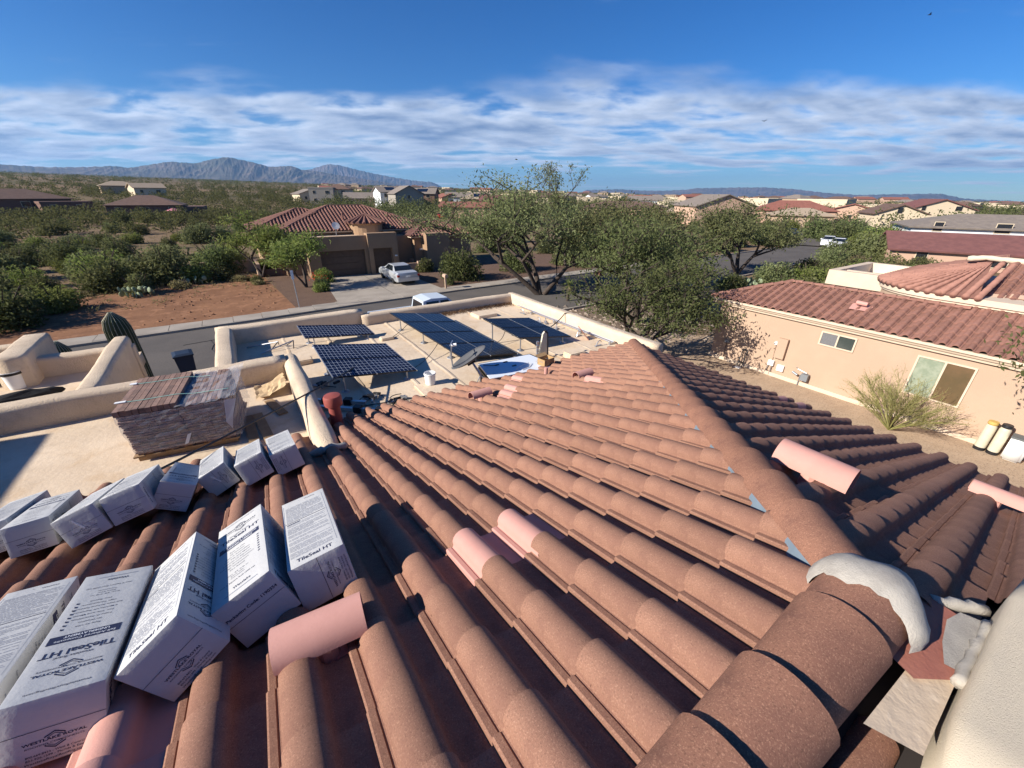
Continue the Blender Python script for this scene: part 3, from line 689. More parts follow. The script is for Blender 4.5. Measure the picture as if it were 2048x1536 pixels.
for a in FR: carton(a[0],a[1],a[2],a[3],a[4],GB)
for a in BR: carton(a[0],a[1],a[2],a[3],a[4],GB,tape=a[4] in (8,11))
# ---------------------------------------------------------------- wrapped pallet
PX0,PX1,PY0,PY1,PZ=-1.98,-.70,6.72,7.98,3.575
pal=thing('tile_pallet','shrink-wrapped pallet of brown slatted tiles with green strap on the flat roof','pallet',(0,0,0))
pal.location=(-1.12,7.20,PZ); pal.rotation_euler=(0,0,R(-7)); PWd,PDp=1.18,1.32
for y in (-.52,0,.52): MB().box(-PWd/2,PWd/2,y-.045,y+.045,0.005,.085).build('pallet_runner',WOOD,pal)
for i in range(6): MB().box(-PWd/2-.03+i*(PWd-.06)/5,-PWd/2+.10+i*(PWd-.06)/5,-.62,.62,.085,.105).build('pallet_board',WOOD,pal)
g=random.Random(5); zl=.105; nl=17; lay=.0365
for i in range(nl):
    ox=.10*(1-i/nl)+g.uniform(-.012,.012) ; oy=g.uniform(-.010,.010)
    for s in (0,1):
        x0=-PWd/2+s*PWd*.56+ox*.6-.04; x1=x0+(PWd*.55 if s==0 else PWd*.43)
        mb=MB(); 
        nn=7
        for k in range(nn):
            a=x0+(x1-x0)*k/nn; b_=x0+(x1-x0)*(k+1)/nn; d=g.uniform(-.012,.012)
            mb.box(a+.002,b_-.002,-.60+oy+d,.60+oy+d,zl+i*lay+.003,zl+(i+1)*lay-.007)
        mb.build('tile_layer',SLAT,pal)
zt=zl+nl*lay
for s,(x0,x1,n_,dz) in enumerate(((-.64,.04,10,.055),(.06,.36,6,.0),(.38,.54,3,.012))):
    for k in range(n_):
        a=x0+(x1-x0)*k/n_; b_=x0+(x1-x0)*(k+1)/n_; d=g.uniform(-.01,.01)
        MB().box(a+.003,b_-.003,-.60+d,.60+d,zt,zt+.022+dz+g.uniform(-.003,.003)).build('slat',SLAT,pal)
# film: wrinkled sheet round the stack
fv=[];ff=[]; N1,N2=56,14; 
def per(t):
    t=(t%1)*4; s=int(t); u=t-s; hx,hy=PWd/2+.03,.635
    return [(-hx+2*hx*u,-hy),(hx,-hy+2*hy*u),(hx-2*hx*u,hy),(-hx,hy-2*hy*u)][s]
for j in range(N2+1):
    for i in range(N1):
        x,y=per(i/N1); z=.16+(zt+.015-.16)*j/N2; w=.012*g.uniform(-1,1)*(1 if 0<j else 0)+.014
        l=math.hypot(x,y); sh=.06*(1-j/N2)*(-1 if x<-.6 else .5)
        fv.append((x*(1+w/l)+ .06*(1-j/N2),y*(1+w/l),z))
for j in range(N2):
    for i in range(N1): ff.append((j*N1+i,j*N1+(i+1)%N1,(j+1)*N1+(i+1)%N1,(j+1)*N1+i))
mb=MB(); mb.v=fv; mb.f=ff; mb.build('shrink_film',FILM,pal)
cr=MB(); n=12
for j in range(n):
    for i in range(n):
        pass
vv=[];f2=[]
for j in range(n+1):
    for i in range(n+1): 
        x=.02+.72*i/n; y=-.66+1.30*j/n; vv.append((x,y,zt+.03+.05*(x>.62)*0+.018*g.uniform(-1,1)+.05*(i/n)**3))
for j in range(n):
    for i in range(n): f2.append((j*(n+1)+i,j*(n+1)+i+1,(j+1)*(n+1)+i+1,(j+1)*(n+1)+i))
mb=MB(); mb.v=vv; mb.f=f2; mb.build('top_film',FILM,pal)
mb=MB().poly([(.60,-.67,zt+.03),(.74,-.66,zt+.02),(.66,-.69,zt-.2),(.60,-.70,zt-.42),(.55,-.70,zt-.30)]); mb.build('loose_film',mat('film_dense',(.8,.82,.85),.2,spec=.5,alpha=.5),pal)
for y,x1 in ((-.30,.62),(.36,.30)):
    mb=MB(); pts=[(-.655,y,zt-.4),(-.65,y,zt+.083),(-.4,y-.02,zt+.085),(0,y,zt+.084),(.2,y+.02,zt+.045),(x1,y,zt+.05)]
    for a,b_ in zip(pts,pts[1:]): mb.quad((a[0],a[1]-.009,a[2]),(b_[0],b_[1]-.009,b_[2]),(b_[0],b_[1]+.009,b_[2]),(a[0],a[1]+.009,a[2]))
    mb.build('strap',STRAP,pal)
MB().box(-.68,-.56,-.325,-.275,zt+.082,zt+.092).build('corner_guard',WHITE,pal); MB().box(-.68,-.60,.33,.39,zt+.082,zt+.092).build('corner_guard',WHITE,pal)
MB().quad((.06,-.665,zt-.40),(.11,-.665,zt-.385),(.04,-.672,zt-.53),(-.01,-.672,zt-.545)).build('paper_tag',WHITE,pal)
# pallet boards lying between stack and parapet
for i,(x,y,rz,l) in enumerate(((-.42,6.75,3,1.15),(-.25,6.78,6,1.1),(-.02,7.45,14,.7))):
    o=MB().box(-.07,.07,-l/2,l/2,0,.022).build('wood_plank',WOOD,loc=(x,y,3.585)); o.rotation_euler=(0,0,R(rz)); tag(o,['weathered wood plank on the flat roof against the wrapped pallet','weathered wood plank lying between two planks on the flat roof','short wood plank lying near the parapet corner on the flat roof'][i],'plank')
# crumpled kraft paper in the corner
g2=random.Random(9); vv=[];f2=[]
for j in range(9):
    for i in range(9): vv.append((-.28+.52*i/8+g2.uniform(-.02,.02),7.9+.62*j/8,3.60+g2.uniform(0,.05)+(.18*(i/8)**2)))
for j in range(8):
    for i in range(8): f2.append((j*9+i,j*9+i+1,(j+1)*9+i+1,(j+1)*9+i))
mb=MB(); mb.v=vv; mb.f=f2; o=mb.build('kraft_paper',mat('kraft',(.50,.36,.21),.9)); tag(o,'crumpled brown kraft paper in the corner of the parapets','paper')
# black pole leaning over the parapet
E_=Vector((1.42,8.03,3.76)); M_=Vector((.44,6.74,4.035)); d=M_-E_
pts=[E_+d*t for t in (0,.5,1,1.6,2.2,2.75)]
pts=[p+Vector((0,0,-.02*math.sin(math.pi*i/5))) for i,p in enumerate(pts)]; pts.append(pts[-1]+Vector((-.6,-.35,.02)))
pole=thingw('black_pole','long black pole lying across the boxes and over the rounded parapet','pole',tuple(M_))
MB().tube(pts,.0135,8).build('shaft',BLACK,pole,smooth=True); MB().tube([E_+Vector((.0,0,0)),E_-d.normalized()*.16+Vector((0,0,.02))],.02,8).build('tip',BLACK,pole)
MB().box(-.03,.05,-.012,.012,-.05,.05).build('bracket',STEEL,pole,loc=tuple(E_-d.normalized()*.2))
# ---------------------------------------------------------------- left courtyard: bucket, bags
def bucket(label,loc,h=.26,r=.12,lid=False,m=WHITE):
    t=thing('bucket',label,'bucket',loc)
    auto(MB().lathe([(r*.86,0),(r,h*.86),(r*1.07,h*.87),(r*1.07,h*.93),(r,h*.94),(r*1.03,h),(r*.96,h),(r*.84,.02),(0,.02)],20).build('body',m,t),30)
    pts=[(r*1.08*math.cos(a),r*1.08*math.sin(a)*.4-.02,h*.88-.10*math.sin(a)) for a in [math.pi*k/8 for k in range(9)]]
    MB().tube(pts,.003,5).build('handle',STEEL,t)
    return t
bucket('white plastic bucket on the flat roof near the solar panels',(2.78,7.27,3.41),.25,.115)
bk=bucket('white bucket with a dark rim beside black bags in the left courtyard',(-4.25,11.55,3.39),.36,.15)
MB().lathe([(.165,.30),(.165,.345),(.155,.345),(.155,.30)],20).build('rim_band',BLACK,bk)
def bag(label,loc,sx,sy,sz,seed,rz=0):
    g=random.Random(seed); bm=bmesh.new(); bmesh.ops.create_icosphere(bm,subdivisions=3,radius=1)
    for v in bm.verts:
        n=1+.16*math.sin(v.co.x*4+seed)*math.sin(v.co.y*5+seed*2)+g.uniform(-.06,.06); v.co*=n; v.co.x*=sx; v.co.y*=sy; v.co.z*=sz
        if v.co.z<-sz*.55: v.co.z=-sz*.55
    bmesh.ops.translate(bm,vec=(0,0,sz*.55),verts=bm.verts); me=bpy.data.meshes.new('tool_bag'); bm.to_mesh(me); bm.free()
    o=link('tool_bag',me,mat('black_fabric',(.012,.012,.014),.8,bump=.4,bscale=30)); o.location=loc; o.rotation_euler=(0,0,rz); return tag(o,label,'bag','black bags in the left courtyard')
bag('long black tool bag lying on the parapet edge in the left courtyard',(-3.95,10.6,3.39),.55,.16,.14,1,R(10))
bag('black bag heaped behind the bucket in the left courtyard',(-4.75,12.2,3.39),.35,.45,.25,2)
bag('low black bag beside the bucket in the left courtyard',(-4.85,11.0,3.39),.35,.22,.14,3)
# ---------------------------------------------------------------- solar panels
def panel(root,c00,c10,c11,c01,kind,cells=(10,6)):
    """one framed module; c00.. corners (near-left, near-right, far-right, far-left)"""
    P=[Vector(c) for c in (c00,c10,c11,c01)]
    def at(u,v,h=0):
        p=P[0]*(1-u)*(1-v)+P[1]*u*(1-v)+P[2]*u*v+P[3]*(1-u)*v
        n=(P[1]-P[0]).cross(P[3]-P[0]).normalized(); return p+n*h
    fr=MB(); e=.014; th=.032
    for (u0,u1,v0,v1) in ((0,1,0,e),(0,1,1-e,1),(0,e*.6,e,1-e),(1-e*.6,1,e,1-e)):
        fr.loft([[at(u0,v0,-th),at(u1,v0,-th),at(u1,v1,-th),at(u0,v1,-th)],[at(u0,v0,.003),at(u1,v0,.003),at(u1,v1,.003),at(u0,v1,.003)]])
    f=fr.build('panel_frame',BLACK,root)
    MB().loft([[at(a,b,-.012) for a,b in ((.006,.012),(.994,.012),(.994,.988),(.006,.988))],[at(a,b,0) for a,b in ((.006,.012),(.994,.012),(.994,.988),(.006,.988))]]).build('glass',CELL if kind else CELLK,f)
    g=MB(); nx,ny=cells; lw=.0024 if kind else .003
    for i in range(1,nx):
        u=.01+.98*i/nx; w=lw/(P[1]-P[0]).length; g.quad(at(u-w,.015,.0015),at(u+w,.015,.0015),at(u+w,.985,.0015),at(u-w,.985,.0015))
    for j in range(1,ny):
        v=.015+.97*j/ny; w=lw/(P[3]-P[0]).length; g.quad(at(.01,v-w,.0018),at(.99,v-w,.0018),at(.99,v+w,.0018),at(.01,v+w,.0018))
    g.build('cell_lines',GRID if kind else GRIDK,f)
def array(label,corners,nx,ny,kind,cells,legs,seam=True,group=None):
    P=[Vector(c) for c in corners]                # near-left, near-right, far-right, far-left
    c=sum(P,Vector())/4; root=thingw('solar_array',label,'solar panels',(c.x,c.y,3.38),group)
    def at(u,v): return P[0]*(1-u)*(1-v)+P[1]*u*(1-v)+P[2]*u*v+P[3]*(1-u)*v
    gp=.006
    for j in range(ny):
        for i in range(nx):
            a,b_=i/nx+gp,(i+1)/nx-gp; q,r_=j/ny+gp,(j+1)/ny-gp
            panel(root,at(a,q),at(b_,q),at(b_,r_),at(a,r_),kind,cells)
    n=(P[1]-P[0]).cross(P[3]-P[0]).normalized()
    for i in range(0,nx+1):
        u=min(max(i/nx,.004),.996); mb=MB(); w=.006/(P[1]-P[0]).length*(1.4 if kind else .8)
        mb.loft([[at(u-w,0)-n*.02,at(u+w,0)-n*.02,at(u+w,1)-n*.02,at(u-w,1)-n*.02],[at(u-w,0)+n*.005,at(u+w,0)+n*.005,at(u+w,1)+n*.005,at(u-w,1)+n*.005]]).build('seam_strip',ALU if kind or i>0 else BLACK,root)
    for v in (.22,.78):
        mb=MB(); a,b_=at(0.02,v)-n*.055,at(.98,v)-n*.055; mb.tube([a,b_],.018,4).build('rail',ALU,root)
    for (u,v) in legs:
        p=at(u,v)-n*.03; lg=MB().tube([p,(p.x,p.y,3.37)],.016,6).build('leg',STEEL,root); MB().lathe([(.09,0),(.085,.012),(.03,.02),(.028,.05),(0,.05)],12,(p.x,p.y,3.375)).build('foot',STEEL,lg)
    return root
BL_=[0,0]
array('two-panel solar array beside the front parapet',[(.98,10.98,3.66),(2.70,10.92,3.49),(2.54,11.30,3.69),(.90,11.44,3.88)],2,1,True,(10,6),[(.12,.05),(.9,.05),(.12,.95),(.9,.95)])
array('four-panel solar array in front of the two-panel one on the roof',[(1.03,7.85,3.75),(2.70,7.77,3.55),(2.42,8.95,3.86),(.92,9.06,4.08)],2,2,True,(10,6),[(.12,.04),(.88,.04),(.12,.96),(.88,.96)])
array('long dark solar array of two panels across beside the satellite dish',[(3.83,7.90,3.56),(5.22,7.62,3.47),(4.86,11.40,3.64),(3.42,11.78,3.78)],2,4,False,(6,10),[(.03,.15),(.03,.5),(.03,.85),(.97,.15),(.97,.85)])
array('four-panel dark solar array next to the sunlit long parapet',[(5.44,7.90,3.75),(7.02,7.74,3.56),(6.52,9.0,3.84),(5.03,9.0,4.04)],2,2,False,(10,6),[(.08,.08),(.9,.08),(.05,.8),(.9,.9)])
# loose panels, back side up, stacked
lp=thingw('loose_panels','stack of loose solar panels with a white back sheet on top beside the dish','solar panels',(4.5,6.8,3.38))
q=[(3.70,6.40),(5.30,6.20),(5.20,7.12),(3.88,7.24)]
for k in range(3):
    mb=MB().prism([(x+.012*k,y+.008*k) for x,y in q],3.39+.08*k+.012,3.39+.08*(k+1)-.012); f=mb.build('panel_frame',BLACK,lp)
cx,cy=sum(x for x,_ in q)/4,sum(y for _,y in q)/4
MB().prism([(cx+(x-cx)*.975,cy+(y-cy)*.965) for x,y in q],3.60,3.622).build('back_sheet',mat('back_sheet',(.66,.70,.76),.5),lp)
for (x,y) in ((4.45,7.0),(4.5,6.72),(4.2,6.95)): MB().box(x-.05,x+.05,y-.018,y+.018,3.62,3.635).build('junction_box',BLACK,lp)
for pts in ([(3.95,7.1,3.63),(4.05,6.95,3.64),(4.2,6.93,3.635)],[(4.4,6.5,3.63),(4.6,6.62,3.66),(4.85,6.62,3.66),(4.75,6.48,3.63),(4.5,6.42,3.64)],[(4.9,6.5,3.7),(5.1,6.62,3.72),(5.3,6.5,3.7),(5.1,6.38,3.66),(5.5,6.35,3.55)]):
    MB().tube(bez(pts[0],pts[1],pts[2],6)+[Vector(p) for p in pts[3:]],.007,5).build('cable',WHITE if len(pts)>3 else BLACK,lp)
# satellite dish
ds=thingw('satellite_dish','grey oval satellite dish with feed arm on the flat roof, seen edge-on','satellite dish',(3.62,6.85,3.38))
dc=Vector((3.52,6.90,3.93)); ax=Vector((-.46,.30,.84)).normalized(); DM=axes(ax).to_4x4(); DM.translation=dc
rings=[]
for t in range(7):
    r=t/6; rings.append([DM@Vector((.33*r*math.cos(a),.10*r*r-.05,.42*r*math.sin(a))) for a in [2*math.pi*k/28 for k in range(28)]])
mb=MB().loft(rings[1:],caps=False); i0=len(mb.v); mb.v.append(tuple(DM@Vector((0,-.05,0)))); mb.f+=[(i0,k+1 if k<27 else 0,k) for k in range(28)]
dish=mb.build('reflector',mat('dish_grey',(.10,.10,.102),.65,(.08,.08,.082),6,.5),ds,smooth=True)
md=dish.modifiers.new('s','SOLIDIFY'); md.thickness=.008
arm=[DM@Vector((0,.03,-.40)),DM@Vector((0,.22,-.30)),DM@Vector((0,.46,-.12))]
MB().tube(arm,.017,6).build('feed_arm',ALU,ds)
MB().tube([DM@Vector((0,.44,-.14)),DM@Vector((0,.40,-.04))],.03,10).build('feed_horn',WHITE,ds); MB().tube([DM@Vector((-.13,.48,-.13)),DM@Vector((.13,.48,-.10))],.012,6).build('feed_bracket',ALU,ds)
MB().tube([dc-ax*.05,dc-ax*.14,(3.66,6.72,3.62),(3.66,6.70,3.38)],.024,8).build('mast',STEEL,ds,smooth=True)
MB().box(3.56,3.76,6.62,6.80,3.375,3.40).build('base_plate',STEEL,ds); MB().tube([(3.66,6.72,3.6),(3.85,6.55,3.4)],.012,6).build('brace',STEEL,ds); MB().tube([(3.66,6.72,3.6),(3.45,6.6,3.4)],.012,6).build('brace',STEEL,ds)
MB().box(-.07,.07,-.10,-.055,-.09,.09,DM).build('back_bracket',BLACK,ds)
# open cardboard box
cbx=thing('cardboard_box','small open cardboard box on the loose panels','box',(5.13,6.42,3.632),R(8))
for a in ((-.15,.15,-.11,-.105,0,.15),(-.15,.15,.105,.11,0,.15),(-.15,-.145,-.105,.105,0,.15),(.145,.15,-.105,.105,0,.15),(-.145,.145,-.105,.105,0,.006)): MB().box(*a).build('side',CARD,cbx)
MB().quad((.15,-.1,.15),(.15,.1,.15),(.24,.1,.12),(.24,-.1,.12)).build('flap',CARD,cbx); MB().quad((-.15,.11,.15),(.15,.11,.15),(.15,.19,.19),(-.15,.19,.19)).build('flap',CARD,cbx)
mb=MB(); put_text(mb,'FRAGILE',.03,lambda a,b:(-.1515,-a,.08+b),0,0,1); mb.build('print',INKL,cbx)
# wedge-shaped antenna cover standing up
wd=thing('metal_cover','tall tapered cream metal cover standing on edge beside the dark panels','metal cover',(5.72,7.30,3.385),R(-8))
MB().prism([(-.13,0),(.10,0),(.07,.60),(.01,.66),(-.04,.60)],-.055,.0,Matrix(((1,0,0,0),(0,0,1,0),(0,1,0,0),(0,0,0,1)))).build('shell',mat('cream_metal',(.62,.56,.42),.5),wd)
MB().prism([(.10,.0),(.135,.0),(.095,.62),(.03,.69),(.0,.66),(.07,.60)],-.06,.004,Matrix(((1,0,0,0),(0,0,1,0),(0,1,0,0),(0,0,0,1)))).build('edge_trim',BLACK,wd)
for k in range(4): MB().box(-.19,-.13,-.05,-.01,.05+.1*k,.13+.1*k).build('fin',ALU,wd)
# roof kerbs, pads, conduit
def kerbbox(label,x0,x1,y0,y1,z1,m=ROOFC):
    bm=bmesh.new(); bmesh.ops.create_cube(bm,size=1); bmesh.ops.scale(bm,vec=(x1-x0,y1-y0,z1-3.36),verts=bm.verts); bmesh.ops.bevel(bm,geom=bm.edges[:],offset=.02,segments=2,affect='EDGES')
    me=bpy.data.meshes.new('roof_curb'); bm.to_mesh(me); bm.free(); o=link('roof_curb',me,m); o.location=((x0+x1)/2,(y0+y1)/2,(z1+3.36)/2); return tag(o,label,'roof curb')
kerbbox('coated box curb on the roof between metal cover and hip',6.15,6.65,6.75,7.05,3.52)
kerbbox('low coated roof pad under the white bucket',2.45,3.2,6.75,7.4,3.405)
kerbbox('low coated box curb on the roof between the two light panel arrays',.5,.95,9.85,10.15,3.48)
kerbbox('small square coated pad beside the two-panel array',2.75,3.1,10.5,10.75,3.45)
kerbbox('flat coated skylight curb near the far parapet corner',6.0,6.7,11.0,11.6,3.47)
rail=thingw('conduit_run','long metal conduit lying on the roof along the sunlit parapet','conduit',(7.9,9,3.38))
MB().tube([(7.86,7.0,3.47),(7.86,11.6,3.47)],.018,6).build('pipe',ALU,rail); MB().tube([(7.80,7.0,3.45),(7.80,10.6,3.45)],.012,6).build('pipe',ALU,rail)
for y in (7.05,8.2,9.4,10.6): MB().box(7.74,7.94,y-.03,y+.03,3.38,3.46).build('support_block',STEEL,rail)
for i,y in enumerate((7.15,8.05,8.9,9.55,9.75,10.8)):
    t=thing('pipe_bracket','small metal pipe bracket lying on the roof beside the conduit','bracket',(7.45+.1*(i%2),y,3.385),R(20*i),'metal brackets scattered by the conduit')
    MB().box(-.12,.12,-.035,.035,0,.015).build('plate',STEEL,t); MB().tube(bez((-.08,0,.01),(.0,.0,.22),(.10,0,.10),7),.013,6).build('arm',STEEL,t)
hose=[(6.5,8.9,3.42),(6.9,9.0,3.40),(7.4,9.1,3.40),(7.75,9.15,3.50),(8.0,9.2,3.70),(8.15,9.15,3.735),(8.35,9.0,3.6),(8.4,8.9,3.2)]
o=MB().tube(bez(hose[0],hose[1],hose[2],5)+bez(hose[2],hose[3],hose[4],6)[1:]+bez(hose[4],hose[5],hose[6],6)[1:],.014,6).build('black_cable',BLACK); tag(o,'black cable climbing over the sunlit parapet','cable')
for i,(pts,lab) in enumerate((([(3.0,10.6,3.39),(3.4,10.9,3.39),(3.9,11.3,3.6)],'thin black cable on the roof from the long array to the two-panel array'),([(2.6,8.2,3.39),(3.1,8.3,3.39),(3.8,9.1,3.6)],'thin black cable between the four-panel and the long array'),([(5.0,8.6,3.5),(5.3,8.5,3.39),(5.6,8.8,3.7)],'short looped black cable between the two dark arrays'),([(1.15,7.1,3.39),(2.6,6.75,3.40),(4.3,6.5,3.39)],'black cable lying on the roof along the tile eave'))):
    o=MB().tube([p+Vector((0,0,.004)) for p in bez(*pts,10)],.008 if i<3 else .012,5).build('black_cable',BLACK); tag(o,lab,'cable')
# leaning red tile, hardware rails
o=MB().box(-.16,.16,-.012,.012,0,.40).build('leaning_tile',mat('leaning_tile',(.40,.20,.15),.85,(.33,.16,.12),5,.6)); o.location=(7.62,7.75,3.385); o.rotation_euler=(R(-38),0,R(62)); tag(o,'flat pinkish roof tile leaning near the sunlit parapet','tile')
rl=[('racking rail lying on the roof along the rounded parapet with black clamps',(.82,7.55),-38,1.5),('racking rail with black clamps lying behind the red roof vent',(1.15,6.95),-40,1.3)]
for i,(lab,(x,y),rz,L) in enumerate(rl):
    t=thing('racking_rail',lab,'metal rail',(x,y,3.385),R(rz)); MB().box(-L/2,L/2,-.03,.03,.02,.08).build('rail',ALU,t)
    for k in range(3): MB().box(-L/2+.25+k*.42,-L/2+.38+k*.42,-.06,.06,.0,.12).build('clamp',BLACK,t)
for i,(x,y,rz) in enumerate(((.05,11.6,-30),(.35,11.2,15))):
    t=thing('roof_tripod',['small dark metal tripod frame beside the left parapet','folded dark metal leg frame beside the small tripod'][i],'metal frame',(x,y,3.385),R(rz)); MB().tube([(-.4,0,.02),(.4,0,.16)],.016,6).build('strut',STEEL,t); MB().tube([(.3,-.2,.02),(.4,0,.16),(.3,.2,.02)],.012,6).build('leg',BLACK,t)
for i,(x,y,lab) in enumerate(((1.55,7.25,'heap of black clamps and straps on the roof behind the red vent'),(1.95,6.95,'small heap of black clamps lying by the tile eave'),(.95,8.35,'black bundled straps lying beside the rounded parapet'))):
    t=thing('clamp_heap',lab,'hardware',(x,y,3.385),i*1.1); g3=random.Random(i)
    for k in range(7): MB().box(-.07,.07,-.02,.02,0,.04,Matrix.Translation((g3.uniform(-.18,.18),g3.uniform(-.12,.12),.01+.02*(k%3)))@Matrix.Rotation(g3.uniform(0,3),4,'Z')@Matrix.Rotation(g3.uniform(-.4,.4),4,'X')).build('clamp',BLACK if k%3 else STEEL,t)
    MB().tube(bez((-.25,0,.02),(0,.25,.12),(.25,-.05,.02),8),.009,5).build('strap',BLACK,t)
# leaf litter in the far corner of the flat roof
C=np.column_stack([rng.uniform(4.3,7.9,2600),12.18-np.abs(rng.normal(0,.16,2600)),rng.uniform(3.385,3.45,2600)])
V_,F_=leaves(C,.05,2.5,2,3); link('leaf_litter',npmesh('leaf_litter',V_,F_),leafmat('litter',(.16,.10,.06),(.22,.14,.08),(.10,.06,.04)),kind='stuff')
# ---------------------------------------------------------------- low tiles for the other roofs
LP=[(0,.028),(.03,.03)]+[(.115+.08*math.cos(a),.03+.07*math.sin(a)) for a in [math.pi*(1-k/5) for k in range(6)]]+[(.22,.008),(.302,.004)]
def low_tile():
    v=[];f=[];n=len(LP); L=.42
    for y,dz in ((0,.03),(-L,.0)): v+=[(x,y,z+dz) for x,z in LP]
    v+=[(x,0,z+.008) for x,z in LP]
    for k in range(n-1): f.append((n+k,k,k+1,n+k+1)); f.append((k,2*n+k,2*n+k+1,k+1))
    return np.array(v),f
LV,LF=low_tile()
def tile_field(org,xd,yd,width,length,inside,s=1.,m=NTILE,parent=None,singles=0,near=None,name='tile'):
    """tiles over a roof plane: org = eave corner, xd along the eave, yd down the slope (so rows climb against yd)"""
    xd,yd=Vector(xd).normalized(),Vector(yd).normalized(); n=xd.cross(yd).normalized(); M3=Matrix((xd,yd,n)).transposed()
    sp=[]; nx=int(width/(TW*s)); ny=int(length/(TC*s))+1
    for j in range(ny):
        for i in range(nx):
            o=Vector(org)+xd*(i*TW*s)-yd*(j*TC*s); c=o+xd*.15*s-yd*.15*s
            if inside(c.x,c.y): sp.append(o)
    if near: sp.sort(key=lambda o:(o-near).length)
    me1=bpy.data.meshes.new(name); me1.from_pydata(LV.tolist(),[],LF); me1.update(); me1.polygons.foreach_set('use_smooth',[True]*len(me1.polygons)); me1.set_sharp_from_angle(angle=R(45)); me1.materials.append(m)
    VV=[];FF=[];b=0
    for k,o in enumerate(sp):
        M=M3.to_4x4()@Matrix.Scale(s,4); M.translation=o
        if k<singles: link(name,me1,None,parent,M=M)
        else:
            A=np.array(M); VV.append(LV@A[:3,:3].T+A[:3,3]); FF+=[tuple(b+q for q in f) for f in LF]; b+=len(LV)
    if VV:
        me=bpy.data.meshes.new('tile_field'); me.from_pydata(np.vstack(VV).tolist(),[],FF); me.update(); me.polygons.foreach_set('use_smooth',[True]*len(me.polygons)); me.set_sharp_from_angle(angle=R(45)); link('tile_field',me,m,parent,kind='stuff')
    return len(sp)
def caps_line(a,b,m,parent,r=.11,step=.38):
    a,b=Vector(a),Vector(b); d=b-a; n=max(1,int(d.length/step)); M0=axes(d).to_4x4()
    me=cap_mesh(step*1.15,r,r*.86,.015,m,86,8)
    for i in range(n):
        M=M0.copy(); M.translation=a+d*((i+1)/n)+Vector((0,0,.03)); link('ridge_cap',me,None,parent,M=M@Matrix.Rotation(R(3),4,'X'))
# ---------------------------------------------------------------- neighbour house on the right
nb=thingw('neighbour_house','salmon stucco house with red tile roof and cream trim across the gravel side yard','house',(20,4,0))
MB().box(18.1,22.3,-9,10.0,0,2.56).build('wall',NSTUC,nb)
MB().box(18.02,18.09,-9,10.05,0,.16).build('base_course',NTRIM,nb)
prof=[(18.09,2.50),(17.98,2.52),(17.96,2.60),(17.90,2.62),(17.86,2.70),(17.80,2.72),(17.80,2.80),(18.3,2.84),(18.3,2.50)]
MB().loft([[(x,10.0+(18.1-x),z) for x,z in prof],[(x,-9,z) for x,z in prof]]).build('eave_cornice',NTRIM,nb)
MB().loft([[(17.9+(0),10.10,2.5),(17.85,10.3,2.62),(17.85,10.3,2.8),(17.9,10.0,2.82)],[(22.3,10.10,2.5),(22.3,10.3,2.62),(22.3,10.3,2.8),(22.3,10.0,2.82)]]).build('eave_cornice',NTRIM,nb)
RX,RZ=20.15,3.56
nr=MB().poly([(17.86,10.4,2.80),(17.86,-9,2.80),(24.0,-9,4.80),(24.0,2.62,4.80),(RX,2.62,RZ),(RX,8.2,RZ)]).poly([(17.86,10.4,2.80),(RX,8.2,RZ),(22.3,10.4,2.80)]).poly([(RX,8.2,RZ),(RX,2.62,RZ),(22.4,2.62,2.8),(22.4,10.4,2.8)]).build('tile_roof',mat('felt',(.03,.025,.024),.95),nb)
sl=math.atan2(RZ-2.8,RX-17.86); 
def inn(x,y):
    if y>2.62: return x<RX+.05 and (x-17.86)<(10.45-y)*1.04
    return x<24
tile_field((17.80,-8.9,2.80),(0,1,0),(-math.cos(sl),0,-math.sin(sl)),19.4,6.4,inn,1.0,NTILE,nr,285,Vector((17.8,5,2.8)))
s2=math.atan2(.76,2.2)
tile_field((17.9,10.47,2.78),(1,0,0),(0,math.cos(s2),-math.sin(s2)),4.4,2.3,lambda x,y:abs(x-RX)<(10.4-y)*0+ (y>8.2)*(y-8.2)*1.02,1.0,NTILE,nr)
caps_line((17.9,10.36,2.86),(RX,8.2,RZ+.05),NTILE,nr); caps_line((RX,8.2,RZ+.04),(RX,2.66,RZ+.04),NTILE,nr)
# pink vent flashing and three pale tiles on its roof
vp=MB().tube([(18.95,5.05,3.42),(18.95,5.40,3.44)],.075,10).build('vent_cowl',PINK,nr); MB().poly([(18.75,4.95,3.22),(18.7,5.5,3.21),(19.15,5.55,3.36),(19.2,4.9,3.37)]).build('vent_flashing',PINK,vp)
# upper rounded mass
def foot(off,zz):
    P=[(20.28-off,-9),(20.28-off,3.6)]+[(22.33+(2.05+off)*math.cos(a),3.6+(2.05+off)*math.sin(a)) for a in [math.pi*(1-.5*k/12) for k in range(1,13)]]+[(27,5.65+off),(27,-9)]
    return P
MB().prism([p for p in foot(0,0) if True],2.6,3.74).build('upper_wall',NSTUC,nb)
MB().prism(foot(.07,0),3.70,3.78).build('cornice',NTRIM,nb); MB().prism(foot(.14,0),3.782,3.97).build('cornice',NTRIM,nb)
apex=Vector((23.9,3.2,4.82)); ep=foot(.22,0)[1:-2]; ur=MB(); cols=MB()
dense=[]
for a,b in zip(ep,ep[1:]):
    L=math.hypot(b[0]-a[0],b[1]-a[1]); k=max(1,round(L/.3)); dense+=[(a[0]+(b[0]-a[0])*i/k,a[1]+(b[1]-a[1])*i/k) for i in range(k)]
dense.append(ep[-1]); x=22.33
while x<26.6: x+=.3; dense.append((x,5.87))
pre=[]; y=2.62
while y<3.6: pre.append((20.06,y)); y+=.3
dense=pre+[d_ for d_ in dense if not(d_[0]<20.1 and d_[1]<3.6)]
